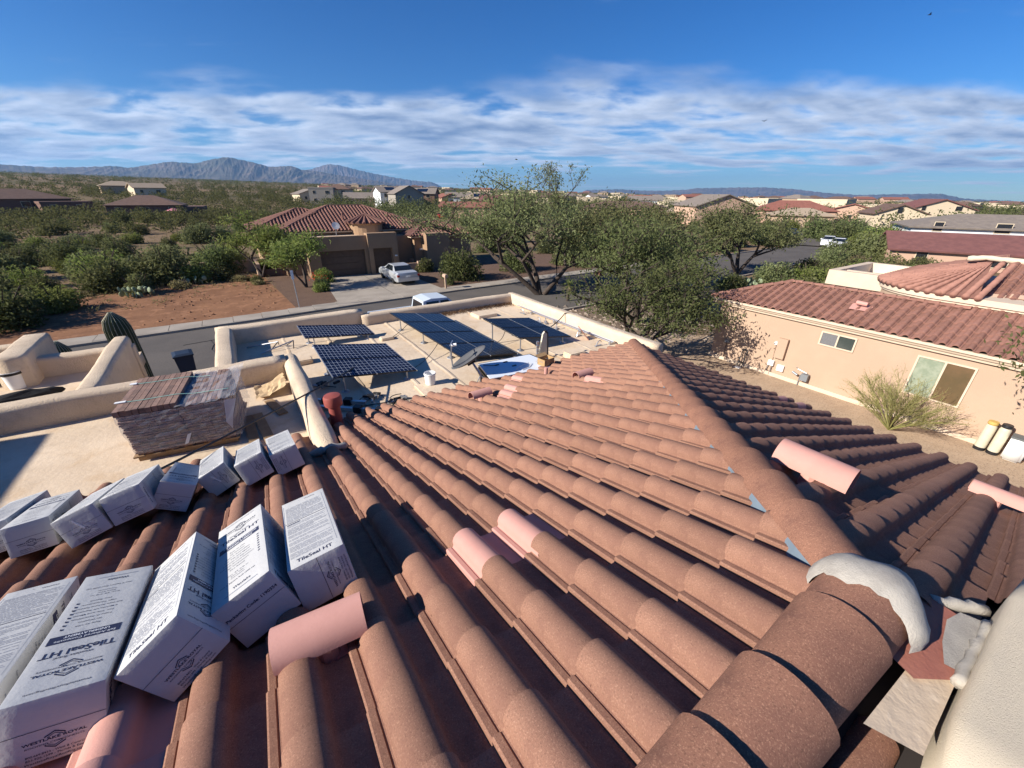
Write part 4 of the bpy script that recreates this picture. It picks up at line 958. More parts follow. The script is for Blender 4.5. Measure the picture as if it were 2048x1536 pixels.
for i,(x,y) in enumerate(dense):
    a=Vector((x,y,3.99)); top=Vector((23.9,max(min(y,3.2),2.4),4.82)) if y<3.2 else apex
    if x>24: top=Vector((x,3.2,4.82))
    d=top-a; nn=max(3,int(d.length/.36)); pts=[]; rad=[]
    for j in range(nn):
        tp=0 if (y<3.2 or x>24) else .86
        for e_,k_ in ((.02,1.),(.98,.84)):
            q=(j+e_)/nn; pts.append(a+d*q+Vector((0,0,.012 if e_<.5 else -.01))); rad.append(.098*k_*max(.14,1-q*tp))
    cols.tube(pts,rad,8)
us=MB(); 
for a,b in zip(dense,dense[1:]): us.poly([(a[0],a[1],3.985),(b[0],b[1],3.985),tuple(apex-Vector((0,0,.03)))])
urf=us.build('upper_roof',NTILE,nb); cols.build('tile_rows',NTILE,urf,smooth=True,kind='stuff')
for k in range(3):
    MB().box(-.13,.13,-.17,.17,0,.02,).build('pale_tile',mat('pale_tile',(.52,.36,.26),.9),nr,loc=(21.2+.15*k,2.35-.42*k,3.98+.05*k)).rotation_euler=(0,R(-18),0)
blob('mortar_patch',[(23.9,3.9,4.85),(23.95,3.4,4.92),(23.9,2.9,4.9),(23.9,2.2,4.88)],.10,NTRIM,urf,3)
# flat-roofed block behind
bx=[(22.3,5.7),(26.4,5.4),(26.3,7.5),(22.3,7.7)]
MB().prism([(22.35,5.6),(26.6,5.6),(26.6,7.6),(22.35,7.6)],0,3.55).build('rear_wall',NSTUC,nb)
MB().box(22.55,26.4,5.75,7.45,3.5,3.58).build('white_roof',mat('white_membrane',(.72,.74,.76),.5),nb)
for (x0,x1,y0,y1) in ((22.25,22.55,5.5,7.75),(26.4,26.7,5.5,7.75),(22.55,26.4,7.45,7.75)): MB().box(x0,x1,y0,y1,3.4,4.02).build('parapet',NTRIM,nb)
MB().box(23.3,23.55,6.0,7.45,3.55,3.95).build('parapet',NTRIM,nb)
# windows
def win(y0,y1,z0,z1,mats,name='window'):
    w=MB()
    fr=.05
    for (a,b,c,d) in ((y0-fr,y1+fr,z0-fr,z0),(y0-fr,y1+fr,z1,z1+fr),(y0-fr,y0,z0,z1),(y1,y1+fr,z0,z1),((y0+y1)/2-.025,(y0+y1)/2+.025,z0,z1)): w.box(18.055,18.12,a,b,c,d)
    o=w.build(name,NTRIM,nb); m=(y0+y1)/2
    MB().box(18.075,18.098,y0,m-.025,z0,z1).build('pane',mats[0],o); MB().box(18.075,18.098,m+.025,y1,z0,z1).build('pane',mats[1],o)
win(4.77,5.81,1.87,2.31,(GLASS,mat('screen',(.16,.16,.165),.7,(.10,.10,.105),30,.5)))
win(1.68,2.98,.99,2.25,(mat('brown_glass',(.16,.10,.055),.08,(.10,.075,.04),1,.8,spec=.6),mat('hazy_glass',(.30,.33,.25),.2,(.20,.24,.17),5,.8,spec=.5)))
# services on the wall
MB().box(17.96,18.1,6.84,7.20,.85,1.70).build('meter_panel',NSTUC,nb); 
MB().lathe([(.085,0),(.085,.06),(.07,.10),(0,.105)],14,(0,0,0),Matrix.Translation((18.1,7.28,1.43))@Matrix.Rotation(R(-90),4,'Y')).build('electric_meter',mat('meter_glass',(.6,.6,.58),.2),nb)
jb=MB().box(17.98,18.1,7.14,7.36,.46,.68).build('junction_box',WHITE,nb)
for dy in (.02,.16): MB().tube([(18.03,7.17+dy,.47),(18.03,7.2+dy*1.4,.02)],.018,6).build('conduit',STEEL,jb)
MB().tube([(18.05,7.25,.68),(18.05,7.27,1.34)],.012,6).build('conduit',NSTUC,jb)
MB().box(18.0,18.1,6.72,6.98,.33,.58).build('utility_box',WHITE,nb)
gmtr=MB().box(17.88,18.05,5.75,6.0,.28,.55).build('gas_meter',mat('meter_grey',(.22,.24,.26),.5,metal=.3),nb)
MB().tube([(17.97,6.05,.02),(17.97,6.05,.45),(17.97,5.9,.58)],.022,7).build('gas_pipe',mat('meter_grey',(.2,.2,.2)),gmtr); MB().tube([(17.97,6.15,.42),(17.97,6.35,.50)],.05,8).build('regulator',mat('meter_grey',(.2,.2,.2)),gmtr); MB().tube([(17.97,5.85,.6),(18.0,6.2,.66),(18.1,6.3,.68)],.018,6).build('gas_pipe',STEEL,gmtr)
ph=MB().box(18.0,18.1,9.22,9.40,.86,1.02).build('hose_box',mat('meter_grey',(.2,.2,.2)),nb); MB().tube([(18.06,9.32,.86),(18.06,9.34,.02)],.014,6).build('pipe',BARK,ph)
o=thingw('leaning_dolly','dark hand trolley leaning on the salmon wall in tree shade','trolley',(17.9,8.4,0)); 
for dy in (-.1,.1): MB().tube([(17.82,8.4+dy,.03),(18.06,8.42+dy,.75)],.02,6).build('upright',BLACK,o)
MB().box(17.62,17.85,8.28,8.52,.01,.03).build('toe_plate',WHITE,o); MB().tube([(18.06,8.3,.75),(18.06,8.54,.75)],.02,6).build('handle',BLACK,o); MB().box(17.85,17.95,8.3,8.5,.2,.23).build('crossbar',BLACK,o)
for i,(y,h,lab) in enumerate(((.78,.92,'slim cream water softener tank with a yellow cap by the salmon wall'),(.50,.95,'slim cream softener tank with black valve head between the other two tanks'))):
    t=thing('softener_tank',lab,'water tank',(17.75-.02*i,y,0.01),0,'water softener tanks')
    auto(MB().lathe([(.125,.08),(.125,h-.12),(.09,h-.04),(.05,h)],18).build('tank',mat('cream_tank',(.55,.50,.38),.5,(.48,.43,.32),6,.5),t),30); auto(MB().lathe([(.13,0),(.133,.10),(.128,.10)],18).build('foot_band',BLACK,t),30)
    auto(MB().lathe([(.10,h-.06),(.12,h-.02),(.11,h+.05),(0,h+.05)],14).build('valve_head',BLACK if i else mat('yellow_cap',(.5,.34,.10),.6),t),30)
t=thing('brine_tank','white rounded brine tank beside the softener tanks','water tank',(17.72,.12,.01),0,'water softener tanks')
bm=bmesh.new(); bmesh.ops.create_cube(bm,size=1); bmesh.ops.scale(bm,vec=(.36,.40,.74),verts=bm.verts); bmesh.ops.translate(bm,vec=(0,0,.37),verts=bm.verts); bmesh.ops.bevel(bm,geom=bm.edges[:],offset=.06,segments=3,affect='EDGES'); me=bpy.data.meshes.new('tank'); bm.to_mesh(me); bm.free(); me.polygons.foreach_set('use_smooth',[True]*len(me.polygons)); link('tank',me,WHITE,t)
MB().box(-.19,.19,-.21,.21,.72,.76).build('lid',mat('tank_lid',(.12,.13,.13),.6),t)
# ---------------------------------------------------------------- house across the street
lh=thingw('garage_house','tan stucco house across the street with garage doors and red tile hip roof','house',(10,44,0))
def wallq(x0,x1,y0,y1,z0,z1,name='wall',m=LSTUC): return MB().box(x0,x1,y0,y1,z0,z1).build(name,m,lh)
wallq(5.2,6.2,40,40.5,0,3.45); wallq(10.05,10.35,40,40.5,0,3.45); wallq(6.2,10.05,40,40.5,2.25,3.45)
wallq(10.35,10.75,39.7,40.5,0,3.63); wallq(12.55,13.1,39.7,40.5,0,3.63); wallq(10.75,12.55,39.7,40.5,2.3,3.63)
for x0,x1,y0,n_ in ((6.2,10.05,40.32,4),(10.75,12.55,40.3,3)):
    gd=MB().box(x0,x1,y0+.04,y0+.08,0,2.3).build('garage_door',GDOOR,lh)
    for k in range(4): MB().box(x0+.02,x1-.02,y0,y0+.04,.02+.56*k,.56*k+.54).build('door_panel',GDOOR,gd)
wallq(5.2,5.5,40.5,45,0,3.38); wallq(12.8,13.1,40.5,45,0,3.5); wallq(5.5,12.8,40.5,44.8,3.0,3.22,'garage_roof',NTRIM); wallq(10.35,12.8,40.5,40.75,3.2,3.6); wallq(5.5,10.35,40.5,40.75,3.2,3.43)
wallq(4.0,18.2,44.4,54.8,0,3.45); wallq(13.1,15.4,42.2,44.4,0,3.1); wallq(15.4,21.8,41.4,47,0,2.95); wallq(16.2,18.7,40.1,41.4,0,3.35); wallq(3.6,5.2,42.6,45,0,3.0)
MB().box(14.95,15.0,41,42.1,0,.9).build('low_wall',NSTUC,lh); MB().box(12.9,14.9,38.9,39.1,0,.85).build('low_wall',NSTUC,lh); MB().box(14.6,15.0,38.7,39.1,0,1.0).build('gate_pillar',NSTUC,lh)
MB().box(12.72,12.95,39.62,39.7,1.5,1.62).build('house_number',WHITE,lh); MB().box(15.9,16.2,41.2,41.4,1.7,1.85).build('wall_lamp',WHITE,lh)
def hiproof(x0,x1,y0,y1,z0,slope,faces,par,m=LTILE,s=1.0,ridge_along='x'):
    """hip roof over a rectangle; faces: which sides get tiles"""
    w,d=x1-x0,y1-y0; hw=min(w,d)/2; zt_=z0+hw*slope
    if w>=d: A=(x0+hw,(y0+y1)/2,zt_);B=(x1-hw,(y0+y1)/2,zt_)
    else: A=((x0+x1)/2,y0+hw,zt_);B=((x0+x1)/2,y1-hw,zt_)
    mb=MB(); c=[(x0,y0,z0),(x1,y0,z0),(x1,y1,z0),(x0,y1,z0)]
    if w>=d: mb.poly([c[0],c[1],B,A]).poly([c[1],c[2],B]).poly([c[2],c[3],A,B]).poly([c[3],c[0],A])
    else: mb.poly([c[0],c[1],A]).poly([c[1],c[2],B,A]).poly([c[2],c[3],B]).poly([c[3],c[0],A,B])
    rf=mb.build('roof',m,par); MB().box(x0+.1,x1-.1,y0+.1,y1-.1,z0-.14,z0-.02).build('fascia',NTRIM,rf)
    a=math.atan(slope); ca,sa=math.cos(a),math.sin(a)
    dx0=lambda x,y:x-x0; 
    def ins(side):
        def f(x,y):
            v={'f':y-y0,'b':y1-y,'l':x-x0,'r':x1-x}; return v[side]<=min(v.values())+.02
        return f
    if 'f' in faces: tile_field((x1,y0-.06,z0),(-1,0,0),(0,-ca,-sa),w,hw/ca+.3,ins('f'),s,m,rf)
    if 'l' in faces: tile_field((x0-.06,y0,z0),(0,1,0),(-ca,0,-sa),d,hw/ca+.3,ins('l'),s,m,rf)
    for p,q in ((c[0],A),(c[3],A if w>=d else B),(A,B),(c[1],B if w>=d else A)):
        MB().tube([Vector(p)+Vector((0,0,.05)),Vector(q)+Vector((0,0,.07))],.11*s,6).build('ridge_roll',m,rf)
    return rf
rf=hiproof(3.5,18.6,43.9,55.5,3.6,.35,'fl',lh,LTILE,1.15)
hiproof(1.6,12.0,47.0,56.5,3.56,.36,'fl',lh,LTILE,1.15); wallq(2.2,11.5,47.6,56,0,3.45)
hiproof(14.9,22.2,41.0,47.2,3.05,.36,'fl',lh,LTILE,1.15)
MB().tube([(9.9,46.2,4.3),(9.9,46.2,5.15)],.10,8).build('flue',NTILE,rf); MB().tube([(14.6,46.6,4.5),(14.6,46.6,5.1)],.10,8).build('flue',NTILE,rf)
tw=MB().lathe([(1.55,3.0),(1.55,4.15),(1.68,4.2),(1.68,4.3),(0,4.3)],24,(11.6,44.3,0)).build('round_tower',LSTUC,lh); 
cn=MB().lathe([(1.9,4.28),(.02,5.1)],20,(11.6,44.3,0)).build('cone_roof',LTILE,lh)
for k in range(20):
    a=2*math.pi*k/20; MB().tube([(11.6+1.95*math.cos(a),44.3+1.95*math.sin(a),4.31),(11.6,44.3,5.14)],[.15,.03],6).build('roof_roll',LTILE,cn)
d2=MB().lathe([(0,-.05),(.2,-.03),(.36,.05),(.0,.02)],14,(0,0,0),Matrix.Translation((8.4,42.7,4.15))@Matrix.Rotation(R(60),4,'X')).build('roof_dish',mat('dish_pale',(.5,.5,.5),.6),lh); MB().tube([(8.4,42.75,4.1),(8.35,42.8,3.2)],.03,6).build('mast',STEEL,d2)
MB().box(-3.0,5.0,47.0,47.3,0,1.1).build('garden_wall',NSTUC,lh); MB().box(1.3,1.6,43.4,47,0,1.1).build('garden_wall',NSTUC,lh); MB().box(1.6,4.0,43.9,44.1,0,.55).build('retaining_wall',mat('block_wall',(.20,.13,.10),.95),lh)
# ---------------------------------------------------------------- street furniture
sg=thing('street_sign','thin metal sign post with white plate at the edge of the dirt lot','sign',(2.72,29.5,0)); MB().tube([(0,0,0),(-.02,0,2.5)],.035,6).build('post',STEEL,sg); MB().box(-.10,.06,-.06,-.045,1.95,2.5).build('plate',WHITE,sg)
mbx=thing('mailbox','tan mailbox on a post beside the driveway across the street','mailbox',(13.4,29.9,0)); MB().box(-.06,.06,-.06,.06,0,1.0).build('post',NSTUC,mbx); MB().prism([(-.14,0),(.14,0),(.14,.15),(.08,.24),(-.08,.24),(-.14,.15)],-.26,.26,Matrix.Translation((0,0,1.0))@Matrix.Rotation(R(90),4,'X')).build('box',NSTUC,mbx)
m2=thing('mailbox','dark mailbox on a dark post at the near kerb','mailbox',(-1.2,20.2,0)); MB().box(-.07,.07,-.07,.07,0,1.15).build('post',mat('dark_brown',(.035,.025,.02),.7),m2); MB().prism([(-.15,0),(.15,0),(.15,.16),(.08,.25),(-.08,.25),(-.15,.16)],-.3,.3,Matrix.Translation((0,0,1.12))@Matrix.Rotation(R(90),4,'X')).build('box',mat('dark_grey',(.09,.09,.095),.6),m2)
m3=thing('mailbox','red-brown mailbox on a post near the big trees','mailbox',(24.4,24.2,0)); MB().box(-.08,.08,-.08,.08,0,1.0).build('post',mat('dark_brown',(.04,.03,.02)),m3); MB().box(-.2,.2,-.3,.3,1.0,1.35).build('box',mat('red_brown',(.26,.10,.08),.7),m3)
bn=thing('wheelie_bin','dark blue wheeled trash bin standing at the near kerb','trash bin',(-2.72,20.1,0),R(8))
MB().loft([[(-.24,-.28,.06),(.24,-.28,.06),(.24,.28,.06),(-.24,.28,.06)],[(-.31,-.36,1.0),(.31,-.36,1.0),(.31,.36,1.0),(-.31,.36,1.0)]]).build('body',mat('bin_blue',(.014,.028,.06),.5),bn)
MB().loft([[(-.34,-.40,1.0),(.34,-.40,1.0),(.34,.40,1.0),(-.34,.40,1.0)],[(-.34,-.40,1.05),(.34,-.40,1.05),(.34,.40,1.05),(-.34,.40,1.05)],[(-.22,-.28,1.10),(.22,-.28,1.10),(.22,.28,1.10),(-.22,.28,1.10)]]).build('lid',mat('bin_lid',(.02,.03,.05),.5),bn)
for s in (-1,1): MB().tube([(s*.24,-.30,.11),(s*.32,-.30,.11)],.11,12).build('wheel',BLACK,bn)
def saguaro(label,loc,h,r,seed,lean=0):
    t=thing('saguaro_cactus',label,'cactus',loc); nr_=20; rings=[]
    for k in range(15):
        z=h*k/14; q=k/14; rad=r*(.80+.25*math.sin(min(1,q*1.3)*math.pi*.5)); 
        if q>.82: rad*=math.sqrt(max(.02,1-((q-.82)/.18)**2))
        rings.append([((rad*(1+.09*(-1)**j))*math.cos(math.pi*j/nr_)+lean*z,(rad*(1+.09*(-1)**j))*math.sin(math.pi*j/nr_),z) for j in range(2*nr_)])
    MB().loft(rings).build('ribbed_stem',mat('cactus_skin',(.085,.105,.055),.8,(.06,.08,.04),4,.7),t,smooth=False)
    sp_=MB()
    for j in range(0,2*nr_,2):
        pts=[Vector(rg[j])*1 for rg in rings]; sp_.tube([p+Vector((math.cos(math.pi*j/nr_),math.sin(math.pi*j/nr_),0))*.004 for p in pts],.007,3)
    sp_.build('spine_rows',mat('spines',(.45,.42,.30),.9),t); return t
saguaro('tall ribbed saguaro cactus standing before the street behind the courtyard wall',(-3.55,17.2,0),3.55,.30,1,-.04)
saguaro('short dark saguaro cactus top showing over the courtyard wall',(-4.9,16.4,0),3.05,.22,2)
# ---------------------------------------------------------------- vehicles
def wheel(root,x,y,r=.33,w=.22,side=1):
    M=Matrix.Translation((x,y,r))@Matrix.Rotation(R(90),4,'Y' ) if False else Matrix.Translation((x,y,r))@Matrix.Rotation(R(90),4,'X')
    t=MB().lathe([(r*.62,-w/2),(r*.95,-w/2),(r,-w*.35),(r,w*.35),(r*.95,w/2),(r*.62,w/2)],20,(0,0,0),M).build('wheel',mat('tyre',(.015,.015,.016),.8),root)
    MB().lathe([(.03,-w*.46),(r*.62,-w*.40),(r*.64,w*.40),(.03,w*.46)],12,(0,0,0),M).build('rim',mat('alloy',(.5,.5,.52),.35,metal=.6),t)
def carbody(root,st,m,name='body'):
    """st: (x, half width, z low, z shoulder, z top, top half width) along the length"""
    rings=[]
    for x,w,zl,zs,zt_,wt in st: rings.append([(x,-w*.92,zl),(x,-w,zl+(zs-zl)*.35),(x,-w*.99,zs-.05),(x,-w*.94,zs),(x,-wt,zt_),(x,wt,zt_),(x,w*.94,zs),(x,w*.99,zs-.05),(x,w,zl+(zs-zl)*.35),(x,w*.92,zl)])
    return auto(MB().loft(rings).build(name,m,root),32)
def sedan(label,loc,rz,paint,group=None,damage=False):
    t=thing('parked_car',label,'car',loc,rz,group)        # length along +x = forward
    carbody(t,[(-2.66,.80,.36,.80,.86,.70),(-2.60,.92,.30,.92,1.0,.80),(-2.2,.97,.26,.97,1.04,.82),(-1.35,.98,.25,.98,1.05,.82),(0,.99,.25,.97,1.02,.82),(1.0,.98,.25,.95,.99,.82),(1.9,.97,.26,.88,.95,.80),(2.45,.92,.30,.76,.86,.74),(2.62,.80,.36,.70,.74,.66)],paint)
    rings=[]
    for x,w,z in ((-1.80,.80,1.02),(-1.15,.66,1.42),(-.55,.645,1.46),(.15,.65,1.45),(1.05,.80,1.0)): rings.append([(x,-w,z),(x,w,z)])
    cab=[(-1.80,1.03,.80),(-1.10,1.42,.64),(-.45,1.465,.63),(.15,1.45,.64),(1.10,1.0,.80)]
    mb=MB(); L=[(x,-w,z) for x,z,w in cab]; Rr=[(x,w,z) for x,z,w in cab]
    for k in range(4): mb.quad(L[k],L[k+1],Rr[k+1],Rr[k])
    bl=[(x,-.85,1.0) for x,_,_ in cab]; br=[(x,.85,1.0) for x,_,_ in cab]
    for k in range(4): mb.quad(bl[k],bl[k+1],L[k+1],L[k]); mb.quad(Rr[k],Rr[k+1],br[k+1],br[k])
    auto(mb.build('cabin',paint,t),25)
    G=mat('car_glass',(.012,.016,.02),.05,spec=.6)
    def on(p,q,r_,s,o): 
        n=(Vector(q)-Vector(p)).cross(Vector(s)-Vector(p)).normalized()*o; MB().quad(*[tuple(Vector(a)+n) for a in (p,q,r_,s)]).build('window',G,t)
    def lerp(a,b,k): return tuple(Vector(a).lerp(Vector(b),k))
    on(lerp(L[0],L[1],.10),lerp(L[0],L[1],.88),lerp(Rr[0],Rr[1],.88),lerp(Rr[0],Rr[1],.10),.012) ; on(lerp(L[4],L[3],.08),lerp(Rr[4],Rr[3],.08),lerp(Rr[4],Rr[3],.9),lerp(L[4],L[3],.9),.012) 
    on(lerp(L[0],L[1],.10),lerp(Rr[0],Rr[1],.10),lerp(Rr[0],Rr[1],.88),lerp(L[0],L[1],.88),.012)
    for s in (-1,1):
        for (xa,xb,ta,tb) in ((-1.30,-.42,-.98,-.40),(-.34,.62,-.34,.12)):
            pts=[(xa,s*.855,1.03),(xb,s*.855,1.03),(tb,s*.665,1.40),(ta,s*.665,1.40)]; 
            MB().quad(*[(p[0],p[1]+s*.012,p[2]) for p in (pts if s<0 else pts[::-1])]).build('window',G,t)
        wheel(t,-1.42,s*.86); wheel(t,1.50,s*.86)
        MB().box(-2.67,-2.55,s*.86-.14,s*.86+.06,.70,.86).build('tail_light',mat('red_lens',(.30,.015,.01),.3),t); MB().box(2.42,2.60,s*.72-.14,s*.72+.12,.62,.74).build('headlight',mat('lens',(.6,.62,.65),.1),t)
        MB().box(.72,.90,s*1.02-.07,s*1.02+.07,1.0,1.12).build('mirror',paint,t)
    MB().box(-2.72,-2.58,-.90,.90,.34,.62).build('bumper',paint,t); MB().box(2.55,2.70,-.86,.86,.32,.56).build('bumper',paint,t); MB().box(-2.735,-2.715,-.16,.16,.66,.80).build('number_plate',WHITE,t)
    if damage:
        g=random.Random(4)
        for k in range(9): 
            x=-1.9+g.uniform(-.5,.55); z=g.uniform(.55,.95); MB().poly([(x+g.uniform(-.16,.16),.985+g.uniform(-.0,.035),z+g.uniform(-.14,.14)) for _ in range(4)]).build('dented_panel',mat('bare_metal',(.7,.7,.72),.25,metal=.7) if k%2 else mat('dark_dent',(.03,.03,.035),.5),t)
    return t
SILV=mat('silver_paint',(.50,.52,.54),.3,metal=.35,spec=.6); CWHITE=mat('white_paint',(.74,.75,.76),.25,spec=.6)
sedan('silver sedan with crumpled rear quarter on the driveway across the street','',0,SILV) if False else sedan('silver sedan with crumpled rear quarter on the driveway across the street',(11.55,35.8,.02),R(90),SILV,None,True)
def pickup(label,loc,rz,paint):
    t=thing('pickup_truck',label,'truck',loc,rz)
    carbody(t,[(-.35,.95,.5,1.12,1.16,.86),(.9,.96,.48,1.12,1.16,.86),(1.9,.96,.48,1.10,1.16,.86),(2.8,.94,.50,1.05,1.12,.82),(3.0,.88,.55,.95,1.02,.76)],paint)
    for s in (-1,1): MB().box(-2.75,-.36,s*.95-.06,s*.95+.06,.55,1.22).build('bed_side',paint,t)
    MB().box(-2.78,-2.70,-.90,.90,.55,1.22).build('tailgate',paint,t); MB().box(-2.70,-.37,-.88,.88,.62,.68).build('bed_floor',mat('bed_liner',(.16,.17,.18),.8),t); MB().box(-2.6,-.6,.55,.86,.68,1.18).build('tool_box',mat('bed_grey',(.33,.35,.38),.5,metal=.3),t)
    cab=[(-.36,1.14,.90),(-.26,1.80,.74),(.2,1.90,.72),(1.15,1.86,.72),(1.95,1.14,.86)]; mb=MB(); L=[(x,-w,z) for x,z,w in cab]; Q=[(x,w,z) for x,z,w in cab]
    for k in range(4): mb.quad(L[k],L[k+1],Q[k+1],Q[k]); mb.quad((cab[k][0],-.92,1.1),(cab[k+1][0],-.92,1.1),L[k+1],L[k]); mb.quad(Q[k],Q[k+1],(cab[k+1][0],.92,1.1),(cab[k][0],.92,1.1))
    auto(mb.build('cabin',paint,t),25); G=mat('car_glass',(.012,.016,.02),.05,spec=.6)
    MB().quad((-.375,.70,1.24),(-.375,-.70,1.24),(-.30,-.62,1.70),(-.30,.62,1.70)).build('window',G,t); MB().quad((1.92,-.72,1.2),(1.92,.72,1.2),(1.24,.62,1.80),(1.24,-.62,1.80)).build('window',G,t)
    for s in (-1,1):
        for xa,xb,ta,tb in ((-.15,.62,-.10,.60),(.72,1.62,.70,1.14)): 
            p=[(xa,s*.905,1.2),(xb,s*.905,1.2),(tb,s*.765,1.76),(ta,s*.765,1.76)]; MB().quad(*(p if s<0 else p[::-1])).build('window',G,t)
        wheel(t,-1.75,s*.84,.38,.26); wheel(t,2.1,s*.84,.38,.26); MB().box(-2.80,-2.74,s*.86-.07,s*.86+.07,.75,1.1).build('tail_light',mat('red_lens',(.3,.015,.01),.3),t)
        MB().box(1.45,1.6,s*1.05-.1,s*1.05+.1,1.2,1.42).build('mirror',BLACK,t)
    MB().box(-2.92,-2.80,-.9,.9,.5,.66).build('bumper',STEEL,t); return t
pickup('white pickup truck parked on the street behind the flat roof parapet',(7.95,20.9,.012),0,mat('truck_paint',(.56,.62,.68),.28,spec=.6))
for lab,(x,y),rz,p in (('white car parked far up the street beside bushes',(77.2,28.2),200,CWHITE),('white car parked behind another white car far up the street',(74.6,25.9),190,CWHITE),('grey car parked far up the street under a tree',(76.5,24.0),195,mat('grey_paint',(.25,.26,.28),.3,spec=.6)),('dark blue car parked far up the street',(88,38.5),200,mat('blue_paint',(.02,.03,.06),.3,spec=.6)),('red car parked by a far low house among scrub',pol(65.9,128),60,mat('red_paint2',(.40,.03,.02),.35))):
    sedan(lab,(x,y,gz(x,y)+.02),R(rz),p)
# ---------------------------------------------------------------- trees
def grow_tree(seed,trunks,levels=4,spread=.75,ln=2.0,shrink=.72,rad=.14,kids=(3,3,3,3),upward=.25,leafn=60,clump=.42,tipfrom=2,flatten=1.):
    """tapered limbs and leaf centres gathered round the outer twigs"""
    g=random.Random(seed); gn=np.random.default_rng(seed); mb=MB(); C=[]
    def limb(p,d,L,r,lev):
        d=d.normalized(); q=p+d*L*.5+Vector((g.uniform(-1,1),g.uniform(-1,1),g.uniform(-.4,.6)))*L*.10; e=q+(d+Vector((g.uniform(-1,1),g.uniform(-1,1),g.uniform(-.2,.8)))*.22).normalized()*L*.5
        mb.tube([p,q,e],[r,r*.82,r*.62],6 if lev<2 else 4,caps=False)
        if lev>=tipfrom:
            n=int(leafn*(.6 if lev==tipfrom else 1)); t=gn.random(n)[:,None]; base=np.array(q)*(1-t)+np.array(e)*t; C.append(base+gn.normal(0,clump,(n,3))*np.array([1,1,.62]))
        if lev<levels:
            for k in range(kids[min(lev,len(kids)-1)]):
                a=g.uniform(0,6.283); s=Vector((math.cos(a),math.sin(a),0)); nd=(d*(1-spread*.45)+s*spread*g.uniform(.55,1.1)+Vector((0,0,upward*g.uniform(.2,1.2))))
                nd.z*=flatten
                limb(e if k else q.lerp(e,.7),nd,L*shrink*g.uniform(.75,1.2),r*.60,lev+1)
    for (p,d,L,r) in trunks: limb(Vector(p),Vector(d),L,r,0)
    return mb,np.vstack(C)
def tree(name,label,loc,mb,C,size,lm,group=None,cat='tree',asp=2.4,seed=1,scale=1.):
    t=thing(name,label,cat,loc,0,group); mb.build('trunk',BARK,t,smooth=True); V_,F_=leaves(C,size,asp,.3,seed); link('crown',npmesh('crown',V_,F_),lm,t)
    t.scale=(scale,)*3; return t
GT='mesquite trees around the street'
m_,C_=grow_tree(11,[((0,0,0),(-1.0,.45,.85),3.1,.19),((.1,0,0),(-.1,.4,1),2.7,.19),((.3,-.2,0),(.8,-.1,.8),2.5,.18),((.1,.1,0),(-.75,-.1,1.0),2.9,.16)],4,.92,2.2,.76,.2,(3,3,3,2),.2,70,.44,2,.86)
tree('mesquite_tree','broad green mesquite tree with several dark trunks beyond the far roof parapet',(18.7,24.7,0),m_,C_,.17,L_MES,GT,scale=1.13)
m_,C_=grow_tree(12,[((0,0,0),(.2,.1,1),2.6,.2),((.2,0,0),(-.6,.2,1),2.4,.17),((.2,.1,0),(.8,-.2,.9),2.4,.16)],4,.85,2.2,.76,.2,(3,3,3,2),.24,52,.46,2,.9)
tree('mesquite_tree','tall mesquite tree between the dark tree and the street',(25.0,21.8,0),m_,C_,.19,L_MES,GT,seed=2,scale=1.12)
m_,C_=grow_tree(13,[((0,0,0),(.05,.0,1),4.0,.12)],4,.62,2.1,.60,.12,(4,3,3,2),.5,22,.22,2,1.0)
tree('mesquite_tree','tall airy tree whose thin top branches rise above the horizon',(22.4,27.0,0),m_,C_,.18,L_MES,GT,seed=3,scale=.93)
m_,C_=grow_tree(14,[((0,0,0),(-.45,.35,1),1.7,.15),((.1,0,0),(.5,.1,1),1.8,.14),((.0,.1,0),(.05,-.6,1),1.7,.12),((.0,.1,0),(-.6,-.3,.9),1.7,.12)],4,.9,1.6,.76,.16,(3,3,3,2),.24,38,.32,2,.95)
tree('dense_tree','dense dark green tree casting shade on the salmon wall',(15.0,11.7,0),m_,C_,.15,L_DARK,None,seed=4,scale=.95)
m_,C_=grow_tree(15,[((0,0,0),(-.4,.1,1),1.9,.17),((.1,0,0),(.5,.2,1),2.0,.16),((.1,0,0),(.1,-.6,1),1.8,.14)],4,.9,1.8,.76,.16,(3,3,3,2),.2,44,.38,2,.9)
tree('dense_tree','dark spreading tree beside the dense tree, behind the neighbour house corner',(19.2,15.6,0),m_,C_,.17,L_DARK,None,seed=5,scale=1.08)
m_,C_=grow_tree(16,[((0,0,0),(.1,.2,1),2.6,.22),((0,0,0),(.7,-.3,.9),2.4,.18),((0,0,0),(-.7,.0,.9),2.4,.18)],4,.85,2.3,.76,.2,(3,3,3,2),.25,44,.45,2,.9)
tree('mesquite_tree','light green mesquite tree standing alone before the far gabled house',(40.5,21.6,0),m_,C_,.24,L_MES,'mesquite trees around the street',seed=6,scale=1.0)
m_,C_=grow_tree(17,[((0,0,0),(.1,.3,1),1.5,.12),((0,0,0),(-.6,-.2,1),1.4,.10)],4,.8,1.5,.75,.12,(3,3,3,2),.2,30,.32,2,.95)
tree('young_tree','yellow-green young tree before the garage of the house across the street',(4.2,36.6,0),m_,C_,.20,L_PALO,None,seed=7,scale=1.05)
m_,C_=grow_tree(18,[((0,0,0),(-.2,.3,1),1.6,.13),((0,0,0),(.5,.0,1),1.5,.12)],4,.85,1.6,.76,.12,(3,3,3,2),.2,40,.36,2,.9)
tree('young_tree','green tree at the left corner of the house across the street',(1.6,43.2,0),m_,C_,.21,L_PALO,None,seed=8,scale=1.1)
m_,C_=grow_tree(19,[((0,0,0),(.1,.25,1.2),2.0,.06),((0,0,0),(.1,.1,1.2),1.9,.06)],4,.7,1.5,.74,.06,(3,3,3,2),.1,16,.26,2,.95)
